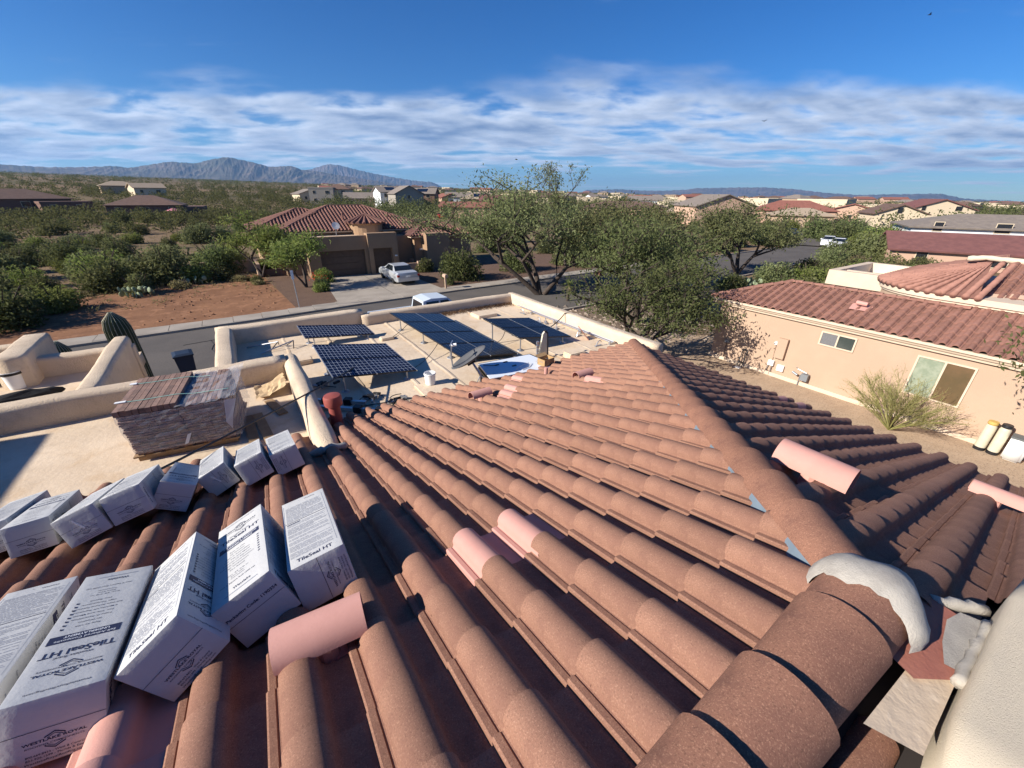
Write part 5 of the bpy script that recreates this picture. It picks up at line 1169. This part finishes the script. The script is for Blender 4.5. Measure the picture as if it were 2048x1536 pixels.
tree('drooping_tree','feathery branches of a small tree reaching over the side yard',(13.9,-2.3,0),m_,C_,.13,L_SCRUB,None,seed=9,scale=1.0)
# twiggy palo verde shrub against the salmon wall
g=random.Random(21); mb=MB(); C=[]
for k in range(34):
    a=g.uniform(0,6.28); d=Vector((math.cos(a)*g.uniform(.2,.8),math.sin(a)*g.uniform(.3,1.3),.9)).normalized(); p=Vector((0,0,.02)); L=g.uniform(1.0,1.75)
    e=p+d*L; mb.tube([p,p.lerp(e,.5)+Vector((0,0,.05)),e],[.016,.011,.007],4,caps=False)
    for j in range(9):
        q=p.lerp(e,g.uniform(.4,1)); d2=(d+Vector((g.uniform(-1,1),g.uniform(-1,1),g.uniform(-.3,.6)))*.8).normalized(); e2=q+d2*g.uniform(.3,.7); mb.tube([q,q.lerp(e2,.5)+Vector((0,0,g.uniform(-.03,.05))),e2],[.0065,.005,.003],3,caps=False)
        for i in range(5):
            q2=q.lerp(e2,g.uniform(.3,1)); d3=(d2+Vector((g.uniform(-1,1),g.uniform(-1,1),g.uniform(-.5,.5)))*.9).normalized(); mb.tube([q2,q2+d3*g.uniform(.12,.3)],[.004,.002],3,caps=False); C.append(q2+d3*.15)
sh=thing('paloverde_shrub','twiggy yellow-green shrub in front of the large window of the salmon house','shrub',(16.75,2.7,0)); mb.build('twigs',L_TWIG,sh); V_,F_=leaves(np.array([c[:] for c in C])+rng.normal(0,.05,(len(C),3)),.04,2.2,0,5); link('leaves',npmesh('leaves',V_,F_),L_TWIG,sh)
# yucca/palm at the foot of the trees
pm=thing('yucca','spiky yucca with yellow dead leaves beside the mesquite trunks','plant',(19.3,22.0,0)); mb=MB().tube([(0,0,0),(.05,0,1.1)],[.12,.10],8); mb.build('stem',BARK,pm)
for kk,(mm,lo,hi,n) in enumerate(((L_PALO,.1,1.2,46),(L_DRY,-1.1,.1,40))):
    mb=MB()
    for k in range(n):
        a=g.uniform(0,6.28); el=g.uniform(lo,hi); d=Vector((math.cos(a)*math.cos(el),math.sin(a)*math.cos(el),math.sin(el))); s=Vector((-math.sin(a),math.cos(a),0))*.022; p=Vector((.05,0,1.1)); e=p+d*g.uniform(.5,.75); m=p.lerp(e,.5); mb.quad(p-s*.5,m-s,e,m+s)
    mb.build('leaves',mm,pm)
# ---------------------------------------------------------------- desert scrub
def blobs(seed,n,rx,rz,lumps,cz):
    g=np.random.default_rng(seed); L=g.normal(size=(lumps,3)); L/=np.linalg.norm(L,axis=1)[:,None]; L*=np.array([rx*.62,rx*.62,rz*.55])*g.uniform(.5,1,(lumps,1)); L[:,2]=np.abs(L[:,2])*.9+cz*.4
    k=g.integers(0,lumps,n); v=g.normal(size=(n,3)); v/=np.linalg.norm(v,axis=1)[:,None]; r=g.random(n)[:,None]**.45; C=L[k]+v*r*np.array([rx*.42,rx*.42,rz*.40]); C[:,2]=np.abs(C[:,2])+.04; return C
PRO=[]
for i,(nm,cat,lm,rx,rz,n,sz) in enumerate((('mesquite_shrub','shrub',L_SCRUB,2.2,2.9,3800,.24),('mesquite_shrub','shrub',L_DARK,2.0,2.6,3800,.22),('paloverde_shrub','shrub',L_PALO,1.9,2.5,3200,.23),('creosote_bush','shrub',L_SCRUB,1.3,1.5,2000,.19),('dry_bush','shrub',L_DRY,.75,.65,900,.15),('mesquite_shrub','shrub',L_MES,2.4,3.1,4200,.25))):
    C=blobs(40+i,n,rx,rz,11,rz*.3); V_,F_=leaves(C,sz,2.3,.2,60+i); me=npmesh('foliage',V_,F_); me.materials.append(lm)
    sm=MB(); gg=random.Random(i)
    for k in range(7): a=gg.uniform(0,6.28); sm.tube([(0,0,0),(math.cos(a)*rx*.25,math.sin(a)*rx*.25,rz*.4),(math.cos(a)*rx*.55,math.sin(a)*rx*.55,rz*.8)],[.05,.035,.015],5,caps=False)
    ms=bpy.data.meshes.new('stems'); ms.from_pydata(sm.v,[],sm.f); ms.update(); ms.materials.append(BARK); PRO.append((nm,cat,me,ms,rx))
LBL=['olive mesquite shrub in the desert scrub beyond the dirt lot','dark green mesquite shrub in the desert scrub beyond the dirt lot','bright green palo verde shrub in the desert scrub beyond the dirt lot','low olive creosote bush in the desert scrub beyond the dirt lot','small straw-coloured dry bush in the desert scrub beyond the dirt lot','light green mesquite shrub in the desert scrub beyond the dirt lot']
LBR=[l.replace('in the desert scrub beyond the dirt lot','along the far side streets past the trees') for l in LBL]
BGH=[]
def shrub(k,x,y,s,far=False):
    nm,cat,me,ms,rx=PRO[k]; t=thing(nm,(LBR if far else LBL)[k],cat,(x,y,gz(x,y)-.03),random.uniform(0,6.28),(LBR if far else LBL)[k].replace(' shrub ',' shrubs ').replace(' bush ',' bushes ')); t.scale=(s,s,s*random.uniform(.85,1.1))
    link('foliage',me,None,t); link('stems',ms,None,t); return t
g=random.Random(77); placed=[]
def ok(x,y,r):
    if -40<x<6 and y<38+ (x+2)*-.25: return False
    if 2.2<x<24 and y<58 : return False
    if y<34: return False
    return all((x-a)**2+(y-b)**2>((r+c)*.55)**2 for a,b,c in placed)
for (x,y,k,s) in ((-11.6,33.3,1,1.25),(-13.5,36,0,1.2),(-10.2,37.0,2,.9),(-15,41,5,1.2),(-5.3,44.5,5,1.35),(-1.5,47.5,1,1.35),(-8.8,43,0,1.1),(-3.2,43.5,2,.85),(-6.6,40.5,3,1.1),(-4.2,41.3,4,1.2),(.0,42.3,4,1.2),(1.0,39.8,4,.8),(1.0,40.8,3,.5),(-1.4,43.3,3,.9),(5.0,34.4,2,.45),(5.4,36.3,3,.6),(2.2,45.3,2,.7)):
    shrub(k,x,y,s); placed.append((x,y,2*s))
n=0
for it in range(4000):
    if n>=132: break
    th=g.uniform(70,112); r=42+ (g.random()**1.5)*110; x,y=pol(th,r); k=g.choices(range(6),(5,2,4,4,3,5))[0]; s=g.uniform(.6,1.25)
    if not ok(x,y,PRO[k][4]*s): continue
    shrub(k,x,y,s); placed.append((x,y,PRO[k][4]*s)); n+=1
n=0
for it in range(3000):                         # right side: along the far street and behind the neighbour
    if n>=62: break
    th=g.uniform(9,66); r=36+(g.random()**1.2)*95; x,y=pol(th,r); k=g.choices(range(6),(4,4,3,3,3,4))[0]; s=g.uniform(.55,1.2)
    if 17<y<33 and x<105: continue
    if y<17 and x<33: continue
    if x<26 and y<57: continue
    if any((x-a)**2+(y-b)**2<((PRO[k][4]*s+c)*.6)**2 for a,b,c in placed): continue
    shrub(k,x,y,s,True); placed.append((x,y,PRO[k][4]*s)); n+=1
for (x,y,k,s) in ((88.7,34,1,2.0),(90,30,1,1.9),(84,29.5,1,1.6),(86,25.5,1,1.7),(77.5,21.8,2,1.7),(72.5,22.6,2,1.3),(74.5,18.0,4,2.6),(66,19,5,1.3),(33,17.8,3,1.2),(38,17.2,5,.9),(47,18.2,3,1.3),(53,18.6,5,.9),(60,19.2,3,1.2),(35,33.2,5,1.0),(42,33.4,3,1.2),(48,34.0,5,1.2),(63,35,1,1.2),(95,36,5,1.5),(100,33,1,1.5),(62,21.5,1,1.1),(70,34,1,1.6),(76,36,1,1.7),(84,22,2,1.6),(72,20.5,4,2.2),(58,17.5,4,2.0),(52,16,3,1.2),(45,14.5,4,1.6),(30,16.5,4,1.3),(27,13,3,1.),(56,33.5,5,1.3),(30.5,34,5,1.2),(23.5,34.5,1,1.1),(16.5,33.5,1,1.2),(15.2,38.5,3,1.0),(14.6,31.8,3,.6)):
    shrub(k,x,y,s,True)
# low grasses and weeds on open ground
Cs=[]
for it in range(2600):
    th=g.uniform(66,112); r=36+g.random()**1.3*60; x,y=pol(th,r)
    if y<35 or (2.0<x<24 and y<56): continue
    if y<40 and g.random()<.75: continue
    m=g.randint(5,16); P=np.random.default_rng(it).normal(0,.16,(m,3)); P[:,2]=np.abs(P[:,2])*1.1; Cs.append(P+np.array([x,y,gz(x,y)]))
C=np.vstack(Cs); V_,F_=leaves(C,.20,4,-.5,9); link('dry_grass',npmesh('dry_grass',V_,F_),L_DRY,kind='stuff')
# dirt clods on the disturbed lot
gg=np.random.default_rng(5); n=200; c=np.column_stack([gg.uniform(-7,2,n),gg.uniform(30.2,38,n),np.zeros(n)]); c=c[(np.sin(c[:,0]*1.3)+np.sin(c[:,1]*1.1)+gg.normal(0,.7,len(c)))>0]
V=[];F=[]; octa=np.array([(1,0,0),(-1,0,0),(0,1,0),(0,-1,0),(0,0,1),(0,0,-1)]); of=[(0,2,4),(2,1,4),(1,3,4),(3,0,4),(2,0,5),(1,2,5),(3,1,5),(0,3,5)]
for i,p in enumerate(c): V.append(octa*gg.uniform(.03,.17,(6,1))*np.array([1,1,.7])+p); F+=[tuple(6*i+a for a in f) for f in of]
me=bpy.data.meshes.new('dirt_clods'); me.from_pydata(np.vstack(V).tolist(),[],F); link('dirt_clods',me,REDD,kind='stuff')
n=420; c=np.column_stack([gg.uniform(14,24,n),gg.uniform(10.8,21,n),np.zeros(n)]); V=[];F=[]
for i,p in enumerate(c): V.append(octa*gg.uniform(.06,.24,(6,1))*np.array([1,1,.6])+p); F+=[tuple(6*i+a for a in f) for f in of]
me=bpy.data.meshes.new('river_rocks'); me.from_pydata(np.vstack(V).tolist(),[],F); link('river_rocks',me,mat('rock',(.36,.29,.23),.9,(.22,.17,.13),3,.8),kind='stuff')
# prickly pears
def pear(lab,loc,n,seed):
    g=random.Random(seed); t=thing('prickly_pear',lab,'cactus',loc,0,'prickly pear clumps at the edge of the lot')
    for k in range(n):
        x,y,z=g.uniform(-.9,.9),g.uniform(-.5,.5),g.uniform(.12,.65); M=Matrix.Translation((x,y,z))@Matrix.Rotation(g.uniform(0,3),4,'Z')@Matrix.Rotation(g.uniform(-.4,.4),4,'X')
        MB().loft([[M@Vector((.15*q*math.cos(a),yy,.20*q*math.sin(a))) for a in [2*math.pi*i/10 for i in range(10)]] for yy,q in ((-.02,.8),(0,1),(.02,.8))]).build('pad',mat('pear_pad',(.20,.25,.14),.7,(.30,.34,.22),4,.6),t,smooth=True)
    MB().tube([(0,0,0),(0,0,.3)],.1,6).build('stem',BARK,t)
pear('prickly pear clump at the edge of the red dirt lot',(-6.6,39.2,0),26,1); pear('prickly pear clump among shrubs behind the lot clump',(-3.4,42.6,0),24,2); pear('prickly pear by the far street under bare twigs',(36,17.6,0),16,3)
ol=thing('flowering_bush','green bush with red flowers beside the garage driveway','shrub',(5.7,38.2,0)); C=blobs(90,2600,1.2,1.3,9,.4); V_,F_=leaves(C,.16,2.2,.2,91); link('foliage',npmesh('foliage',V_,F_),L_PALO,ol); C=blobs(92,90,1.25,1.35,9,.45); V_,F_=leaves(C,.14,1.3,.2,93); link('flowers',npmesh('flowers',V_,F_),leafmat('red_flower',(.45,.04,.03),(.5,.05,.04),(.4,.03,.05)),ol)
# far scrub and trees that read as one mass
gg=np.random.default_rng(31)
def mass(name,lm,n,thr,rr_,hs,ws,leafn,leafs,seed,skip=None):
    g=np.random.default_rng(seed); Cs=[];Sz=[]
    for i in range(n):
        th=g.uniform(*thr); r=rr_[0]*(rr_[1]/rr_[0])**(g.random()**.85); x,y=pol(th,r)
        if skip and skip(x,y,th,r): continue
        h=g.uniform(*hs); w=g.uniform(*ws); ln=max(8,int(leafn*min(1,(rr_[0]*1.6/r))))
        v=g.normal(size=(ln,3)); v/=np.linalg.norm(v,axis=1)[:,None]; v*=(g.random(ln)[:,None]**.4); P=v*np.array([w/2,w/2,h/2]); P[:,2]+=h*.5; Cs.append(P+np.array([x,y,gz(x,y)])); Sz.append(np.full(ln,leafs*math.sqrt(max(1,r/(rr_[0]*1.6)))))
    C=np.vstack(Cs); S_=np.concatenate(Sz); V_,F_=leaves(C,1.,1.8,.3,seed); V_=(V_.reshape(-1,4,3)-C[:,None,:])*S_[:,None,None]+C[:,None,:]
    link(name,npmesh(name,V_.reshape(-1,3),F_),lm,kind='stuff')
def sk(x,y,th,r):
    return any((x-a)**2+(y-b)**2<c*c for a,b,c in BGH)
# ---------------------------------------------------------------- houses in the background
HW={'tan':mat('h_tan',(.42,.31,.21),.95),'cream':mat('h_cream',(.58,.48,.34),.95),'white':mat('h_white',(.66,.68,.68),.95),'brown':mat('h_brown',(.17,.10,.075),.95),'grey':mat('h_grey',(.30,.27,.23),.95),'pink':mat('h_pink',(.48,.32,.23),.95)}
HR={'red':mat('r_red',(.27,.11,.08),.95,(.20,.08,.06),1.5,.8),'brown':mat('r_brown',(.16,.10,.075),.95,(.12,.075,.06),1.5,.8),'grey':mat('r_grey',(.24,.20,.165),.95,(.18,.15,.13),1.5,.8),'tan':mat('r_tan',(.36,.28,.20),.95),'maroon':mat('r_maroon',(.20,.085,.075),.95,(.15,.065,.06),1.5,.8)}
DARKW=mat('dark_window',(.02,.022,.026),.15,spec=.5)
def ridged(mb,x0,x1,y0,y1,z0,zr,kind):
    if kind=='gable': mb.poly([(x0,y0,z0),(x1,y0,z0),(x1,(y0+y1)/2,zr),(x0,(y0+y1)/2,zr)]).poly([(x1,y1,z0),(x0,y1,z0),(x0,(y0+y1)/2,zr),(x1,(y0+y1)/2,zr)])
    elif kind=='gablef': mb.poly([(x0,y0,z0),((x0+x1)/2,y0,zr),((x0+x1)/2,y1,zr),(x0,y1,z0)]).poly([(x1,y0,z0),(x1,y1,z0),((x0+x1)/2,y1,zr),((x0+x1)/2,y0,zr)])
    elif kind=='hip':
        h=min(x1-x0,y1-y0)/2*.98; A=(x0+h,(y0+y1)/2,zr) ; B=(x1-h,(y0+y1)/2,zr)
        mb.poly([(x0,y0,z0),(x1,y0,z0),B,A]).poly([(x1,y0,z0),(x1,y1,z0),B]).poly([(x1,y1,z0),(x0,y1,z0),A,B]).poly([(x0,y1,z0),(x0,y0,z0),A])
def bg_house(label,th,r,w,d,h,kind,wall,roof,rise=1.5,nw=3,rot=0,storeys=1,solar=False,group=None,dz=0.,parts=True):
    """front (towards -y local) faces the viewer's side"""
    x,y=pol(th,r); z=gz(x,y)+dz; BGH.append((x,y,max(w,d)*.62)); t=thing('background_house',label,'house',(x,y,z),R(th-90+rot),group)
    wl=MB().box(-w/2,w/2,-d/2,d/2,-1.5,h)
    if kind=='gablef': wl.poly([(-w/2,-d/2,h),(w/2,-d/2,h),(0,-d/2,h+rise*.97)])
    if kind=='gable': wl.poly([(-w/2,-d/2,h),(-w/2,d/2,h),(-w/2,0,h+rise*.97)]).poly([(w/2,-d/2,h),(w/2,d/2,h),(w/2,0,h+rise*.97)])
    wl.build('wall',HW[wall],t)
    if kind=='flat':
        MB().box(-w/2-.08,w/2+.08,-d/2-.08,d/2+.08,h-.25,h+.25).build('parapet',HW[wall],t)
    else:
        rb=MB(); o=.5; ridged(rb,-w/2-o,w/2+o,-d/2-o,d/2+o,h-.1,h+rise,kind); rf_=rb.build('roof',HR[roof],t)
        md=rf_.modifiers.new('s','SOLIDIFY'); md.thickness=.18
        if solar: MB().quad((-w*.2,-d*.38,h+rise*.24+.12),(w*.2,-d*.38,h+rise*.24+.12),(w*.2,-d*.12,h+rise*.76+.14),(-w*.2,-d*.12,h+rise*.76+.14)).build('solar_panels',CELLK,t)
    if parts:
        for s in range(storeys):
            for k in range(nw):
                cx=-w/2+w*(k+.5)/nw+((k*37)%3-1)*.3; ww=1.4 if k%2 else .9; zb=1.0+2.8*s
                f=MB().box(cx-ww/2-.08,cx+ww/2+.08,-d/2-.06,-d/2,zb-.08,zb+1.18).build('window',HW['cream'],t); MB().box(cx-ww/2,cx+ww/2,-d/2-.075,-d/2-.05,zb,zb+1.1).build('pane',DARKW,f)
    return t
bg_house('brown house with tiled hip roof on the scrub rise, its patio dark',104.9,158,16,12,2.8,'hip','brown','brown',2.0,3,12,dz=.6)
bg_house('low flat-roofed brown house block joined to the scrub rise house',102.2,152,9,8,2.6,'flat','brown','brown',1,2,12,dz=.2)
bg_house('brown house with tiled hip roof beside a pink umbrella on the scrub rise',96.2,142,14,11,2.7,'hip','brown','brown',2.0,3,-8,dz=.2)
bg_house('flat brown annex with slanted buttress beside the umbrella house',93.2,140,8,8,2.5,'flat','brown','brown',1,1,-8,dz=-.2)
t=thing('patio_umbrella','pink patio umbrella beside the brown tiled house','umbrella',(*pol(94.3,131),gz(*pol(94.3,131))+.3)); MB().tube([(0,0,-.6),(0,0,2.1)],.04,6).build('pole',STEEL,t); MB().lathe([(1.7,1.7),(.02,2.3)],8).build('canopy',mat('umbrella_pink',(.45,.17,.20),.9),t)
bg_house('tan-roofed house with white chimney behind the brown houses',97.9,270,13,9,3.0,'hip','tan','tan',1.8,2,5,dz=.5)
bg_house('pale tan-roofed house half hidden behind the umbrella house',95.9,230,10,8,3.0,'gable','cream','tan',1.6,2,15,dz=.8)
bg_house('small cream gabled house by the curving road',81.2,215,11,9,3.2,'gablef','cream','grey',1.9,2,20)
bg_house('grey two-storey house beside the cream gabled house',79.6,195,9,10,5.8,'flat','grey','grey',1,2,-10,2)
bg_house('cream two-storey house with brown roof next to the grey one',77.9,198,10,9,5.6,'hip','cream','brown',1.8,2,-10,2)
bg_house('low house with grey shingle roof among the two-storey houses',75.0,185,15,10,3.0,'gable','tan','grey',2.0,3,0)
bg_house('white two-storey house with rooftop solar panels',72.2,178,9,9,5.6,'gable','white','grey',1.9,2,18,2,True)
bg_house('tan two-storey gabled house with one narrow window',70.2,168,10,13,5.4,'gablef','grey','grey',2.6,1,14,2)
bg_house('dark brown house with solar roof beside the tan gable',67.9,180,10,9,5.2,'gable','brown','grey',2.0,2,-12,2,True)
bg_house('pinkish house with red roof and garage behind scrub',65.0,205,10,8,3.2,'gablef','pink','red',1.6,2,30)
bg_house('grey-roofed gabled house beside the pinkish house',63.6,205,11,9,3.4,'gable','white','grey',2.0,2,0)
bg_house('tan house with large solar array on its grey roof',60.6,188,17,11,3.4,'hip','tan','tan',2.4,3,0,1,True)
bg_house('long low pink house with brown roof near the red car',62.4,135,16,9,2.9,'gable','pink','red',1.3,3,-6)
bg_house('two brown gabled houses roofline behind the mesquite trees',57.5,175,20,10,3.2,'gable','pink','maroon',2.2,4,0)
bg_house('long low house with brown ribbed roof behind the mesquite trees',42.3,150,26,12,3.0,'hip','pink','brown',1.7,5,-5)
bg_house('beige two-storey gabled house with one small pale window',32.2,128,15,14,4.6,'gablef','pink','grey',2.6,1,26,1)
bg_house('low beige garage wing beside the big beige gable',35.2,135,10,9,2.6,'hip','pink','tan',1.4,2,26)
bg_house('red-roofed house at the end of the street',24.2,150,19,12,3.4,'hip','pink','red',2.4,3,10)
bg_house('low tan-roofed garage house in front of the red-roofed house',23.4,132,13,9,2.8,'hip','tan','tan',1.5,2,10)
bg_house('small house with red gable behind the dark street trees',18.9,165,12,9,3.3,'gablef','pink','red',1.8,1,0)
bg_house('yellow-tan house with a white finial gable beside the white house',15.8,130,9,10,3.8,'gablef','cream','brown',1.8,1,18,2)
bg_house('tan gabled house with dark red roof behind the white house',13.2,165,14,11,4.2,'gablef','cream','maroon',2.4,2,25,2)
bg_house('long white two-storey house with grey shingle roof',7.3,92,24,12,4.4,'hip','white','grey',1.5,4,18,2,dz=-1.0)
bg_house('long low salmon house with maroon roof before the white house',8.4,70,17,9,2.4,'gable','pink','maroon',1.5,3,16,dz=-.5)
# the suburb beyond: many small houses
g=random.Random(404); kinds=[('flat','cream','tan','small far flat-roofed cream house in the suburb'),('hip','tan','grey','small far tan house with grey hip roof in the suburb'),('gable','pink','red','small far pinkish house with red roof in the suburb'),('hip','cream','brown','small far cream house with brown roof in the suburb'),('gable','white','grey','small far white house with grey roof in the suburb')]
n=0
for it in range(3000):
    if n>=235: break
    th=g.uniform(6,80) if g.random()<.8 else g.uniform(6,45); r=230*(9.)**(g.random()**.8); x,y=pol(th,r)
    if th>62 and r<420: continue
    if any((x-a)**2+(y-b)**2<(c+10)**2 for a,b,c in BGH): continue
    k=g.choices(range(5),(5,4,3,3,1))[0]; kd=kinds[k]
    bg_house(kd[3],th,r,g.uniform(13,20),g.uniform(10,13),3.2 if g.random()<.75 else 5.4,kd[0],kd[1],kd[2],g.uniform(1.3,2.2),3,g.uniform(-40,40),group='suburb houses: '+kd[3][10:],parts=r<330); n+=1
# road bending away between the far houses, and the far end of the street
for nm,pts in (('far_road',[(86,128),(83,150),(80.5,175),(79,205),(80,240)]),):
    P=[pol(*p) for p in pts]; mb=MB()
    for (a,b) in zip(P,P[1:]):
        d=Vector((b[0]-a[0],b[1]-a[1])).normalized(); n_=Vector((-d.y,d.x))*3.2; q=[(a[0]+n_.x,a[1]+n_.y),(b[0]+n_.x,b[1]+n_.y),(b[0]-n_.x,b[1]-n_.y),(a[0]-n_.x,a[1]-n_.y)]; mb.quad(*[(x,y,gz(x,y)+.35) for x,y in q][::-1])
    o=mb.build(nm,ASPH); o['kind']='structure'
mb=MB(); P=[(75,27),(85,31),(97,38),(108,48)]
for a,b in zip(P,P[1:]):
    d=Vector((b[0]-a[0],b[1]-a[1])).normalized(); n_=Vector((-d.y,d.x))*4.2; mb.quad(*[(x,y,gz(x,y)+.15) for x,y in ((a[0]+n_.x,a[1]+n_.y),(b[0]+n_.x,b[1]+n_.y),(b[0]-n_.x,b[1]-n_.y),(a[0]-n_.x,a[1]-n_.y))][::-1])
o=mb.build('far_street',ASPH); o['kind']='structure'
mass('far_scrub',L_SCRUB,1500,(72,116),(95,650),(1.6,3.6),(2.5,5.5),150,.42,51,sk)
mass('far_trees',L_DARK,2100,(3,80),(105,900),(2.6,5.6),(3,7),120,.5,52,lambda x,y,th,r: sk(x,y,th,r) or (18<y<40 and x<110))
mass('dry_brush',L_DRY,150,(11,22),(34,64),(.4,1.0),(1.2,2.6),130,.22,55,lambda x,y,th,r: y>18 or (x<31))
mass('green_brush',L_SCRUB,110,(11,24),(36,72),(.8,1.8),(1.4,2.8),180,.24,56,lambda x,y,th,r: 18<y<32 or (x<31))
mass('horizon_scrub',L_SCRUB,2600,(2,118),(600,4200),(3,6),(6,16),60,1.0,53)
mass('horizon_trees',L_DARK,1500,(2,118),(500,5200),(3,7),(6,18),60,1.0,54)
# ---------------------------------------------------------------- mountains
def range_(name,prof,r0,depth,m,seed,rough=.22,base=None):
    g=np.random.default_rng(seed); th=np.linspace(prof[0][0],prof[-1][0],320); el=np.interp(th,[p[0] for p in prof][::1],[p[1] for p in prof]) if prof[0][0]<prof[-1][0] else np.interp(th,[p[0] for p in prof][::-1],[p[1] for p in prof][::-1])
    nd=44; V=[];F=[]; el=el+.03*np.abs(np.sin(th*3.1))*np.sin(th*7.3+seed)+.015*np.sin(th*17+seed)
    ph=g.uniform(0,6.28,(14,)); 
    for j in range(nd):
        t=j/(nd-1); 
        for i,a in enumerate(th):
            r=r0+depth*t; crest=(r0+depth*.55)*math.tan(R(el[i]))+7; gb=gz(*pol(a,r))-30
            s=max(0,1-abs(t-.55)/.55)**1.25 if t<.55 else max(0,1-(t-.55)/.45)
            gul=0
            for k in range(5):
                f=1.3*2.0**k; gul+=abs(math.sin(a*f+ph[k]+t*ph[k+5]*2.4+1.5*math.sin(t*4*(k+1)+a*f*.31+ph[k])+.9*math.sin(a*f*.173)))/(1.75**k)
            gul=gul/2.0-.55
            edge=min(1,(i+1)/6,(len(th)-i)/6)
            hgt=(crest-gb)*s*edge*(1-rough*1.9*gul*(1-s)**.6*(1 if t<.55 else .3)) 
            V.append((*pol(a,r),gb+max(0,hgt)))
    n=len(th)
    for j in range(nd-1):
        for i in range(n-1): F.append((j*n+i,j*n+i+1,(j+1)*n+i+1,(j+1)*n+i))
    me=bpy.data.meshes.new(name); me.from_pydata(V,[],F); me.update()
    o=link(name,me,m,kind='structure'); return o
ROCK=mat('mountain_rock',(.125,.095,.078),1,(.065,.066,.045),.0016,.9,0,1,coord='World',fine=((.22,.175,.14),.006,.5),spec=.02)
range_('mountain_range',[(112,1.7),(104.85,1.89),(104.03,1.86),(101.99,1.8),(100.07,1.88),(97.8,2.09),(96.59,1.98),(93.34,2.67),(91.34,2.58),(89.95,3.0),(88.35,3.3),(86.38,2.96),(84.59,2.5),(82.32,2.66),(81.62,2.34),(79.57,2.14),(76.93,1.73),(74.14,1.40),(71.5,1.0),(69,.6)],6000,3000,ROCK,1)
range_('mountain_range',[(83,1.9),(80.58,2.36),(78.62,2.98),(77.29,2.86),(75.15,2.39),(73.49,2.06),(71.2,1.67),(68.84,1.37),(66.71,1.23),(66.12,.96),(65.2,.5)],9500,3000,ROCK,2)
range_('mountain_range',[(48,.45),(45.61,.55),(43.17,.62),(40.76,.47),(37.85,.48),(35.33,.6),(34.53,.77),(31.34,.83),(27.33,.88),(24.46,.69),(21.71,.36),(18.74,.15),(16.45,.25),(12.92,.32),(11.16,-.08),(7,-.3)],11000,3000,ROCK,3)
# ---------------------------------------------------------------- haze
hz=MB().box(-16000,16000,-16000,16000,-420,640).build('haze',None,kind='stuff'); hm=bpy.data.materials.new('haze'); hm.use_nodes=True; t=hm.node_tree; t.nodes.clear(); o=t.nodes.new('ShaderNodeOutputMaterial'); v=t.nodes.new('ShaderNodeVolumePrincipled'); v.inputs['Color'].default_value=(.34,.60,1,1); v.inputs['Density'].default_value=6e-5; v.inputs['Anisotropy'].default_value=.2; t.links.new(v.outputs[0],o.inputs['Volume']); hz.data.materials.append(hm)

for i,(x,y,z,lab) in enumerate(((41.6,54.2,22.2,'tiny dark bird flying above the airy tree'),(64.6,21.2,23.8,'tiny dark bird flying by the high thin cloud streak'),(60.8,33.6,15.7,'tiny dark bird flying before the cloud bank'))):
    t=thing('bird',lab,'bird',(x,y,z),1.0+i); MB().loft([[(-.18,0,0)]*6,[(-.05,.05*math.cos(a),.05*math.sin(a)) for a in [math.pi*k/3 for k in range(6)]],[(.12,.03*math.cos(a),.03*math.sin(a)) for a in [math.pi*k/3 for k in range(6)]],[(.2,0,0)]*6]).build('body',BLACK,t)
    for s in (-1,1): MB().poly([(.05,s*.03,.02),(.0,s*.25,.10),(-.06,s*.42,.06),(-.09,s*.2,.06),(-.08,s*.03,.01)]).build('wing',BLACK,t)
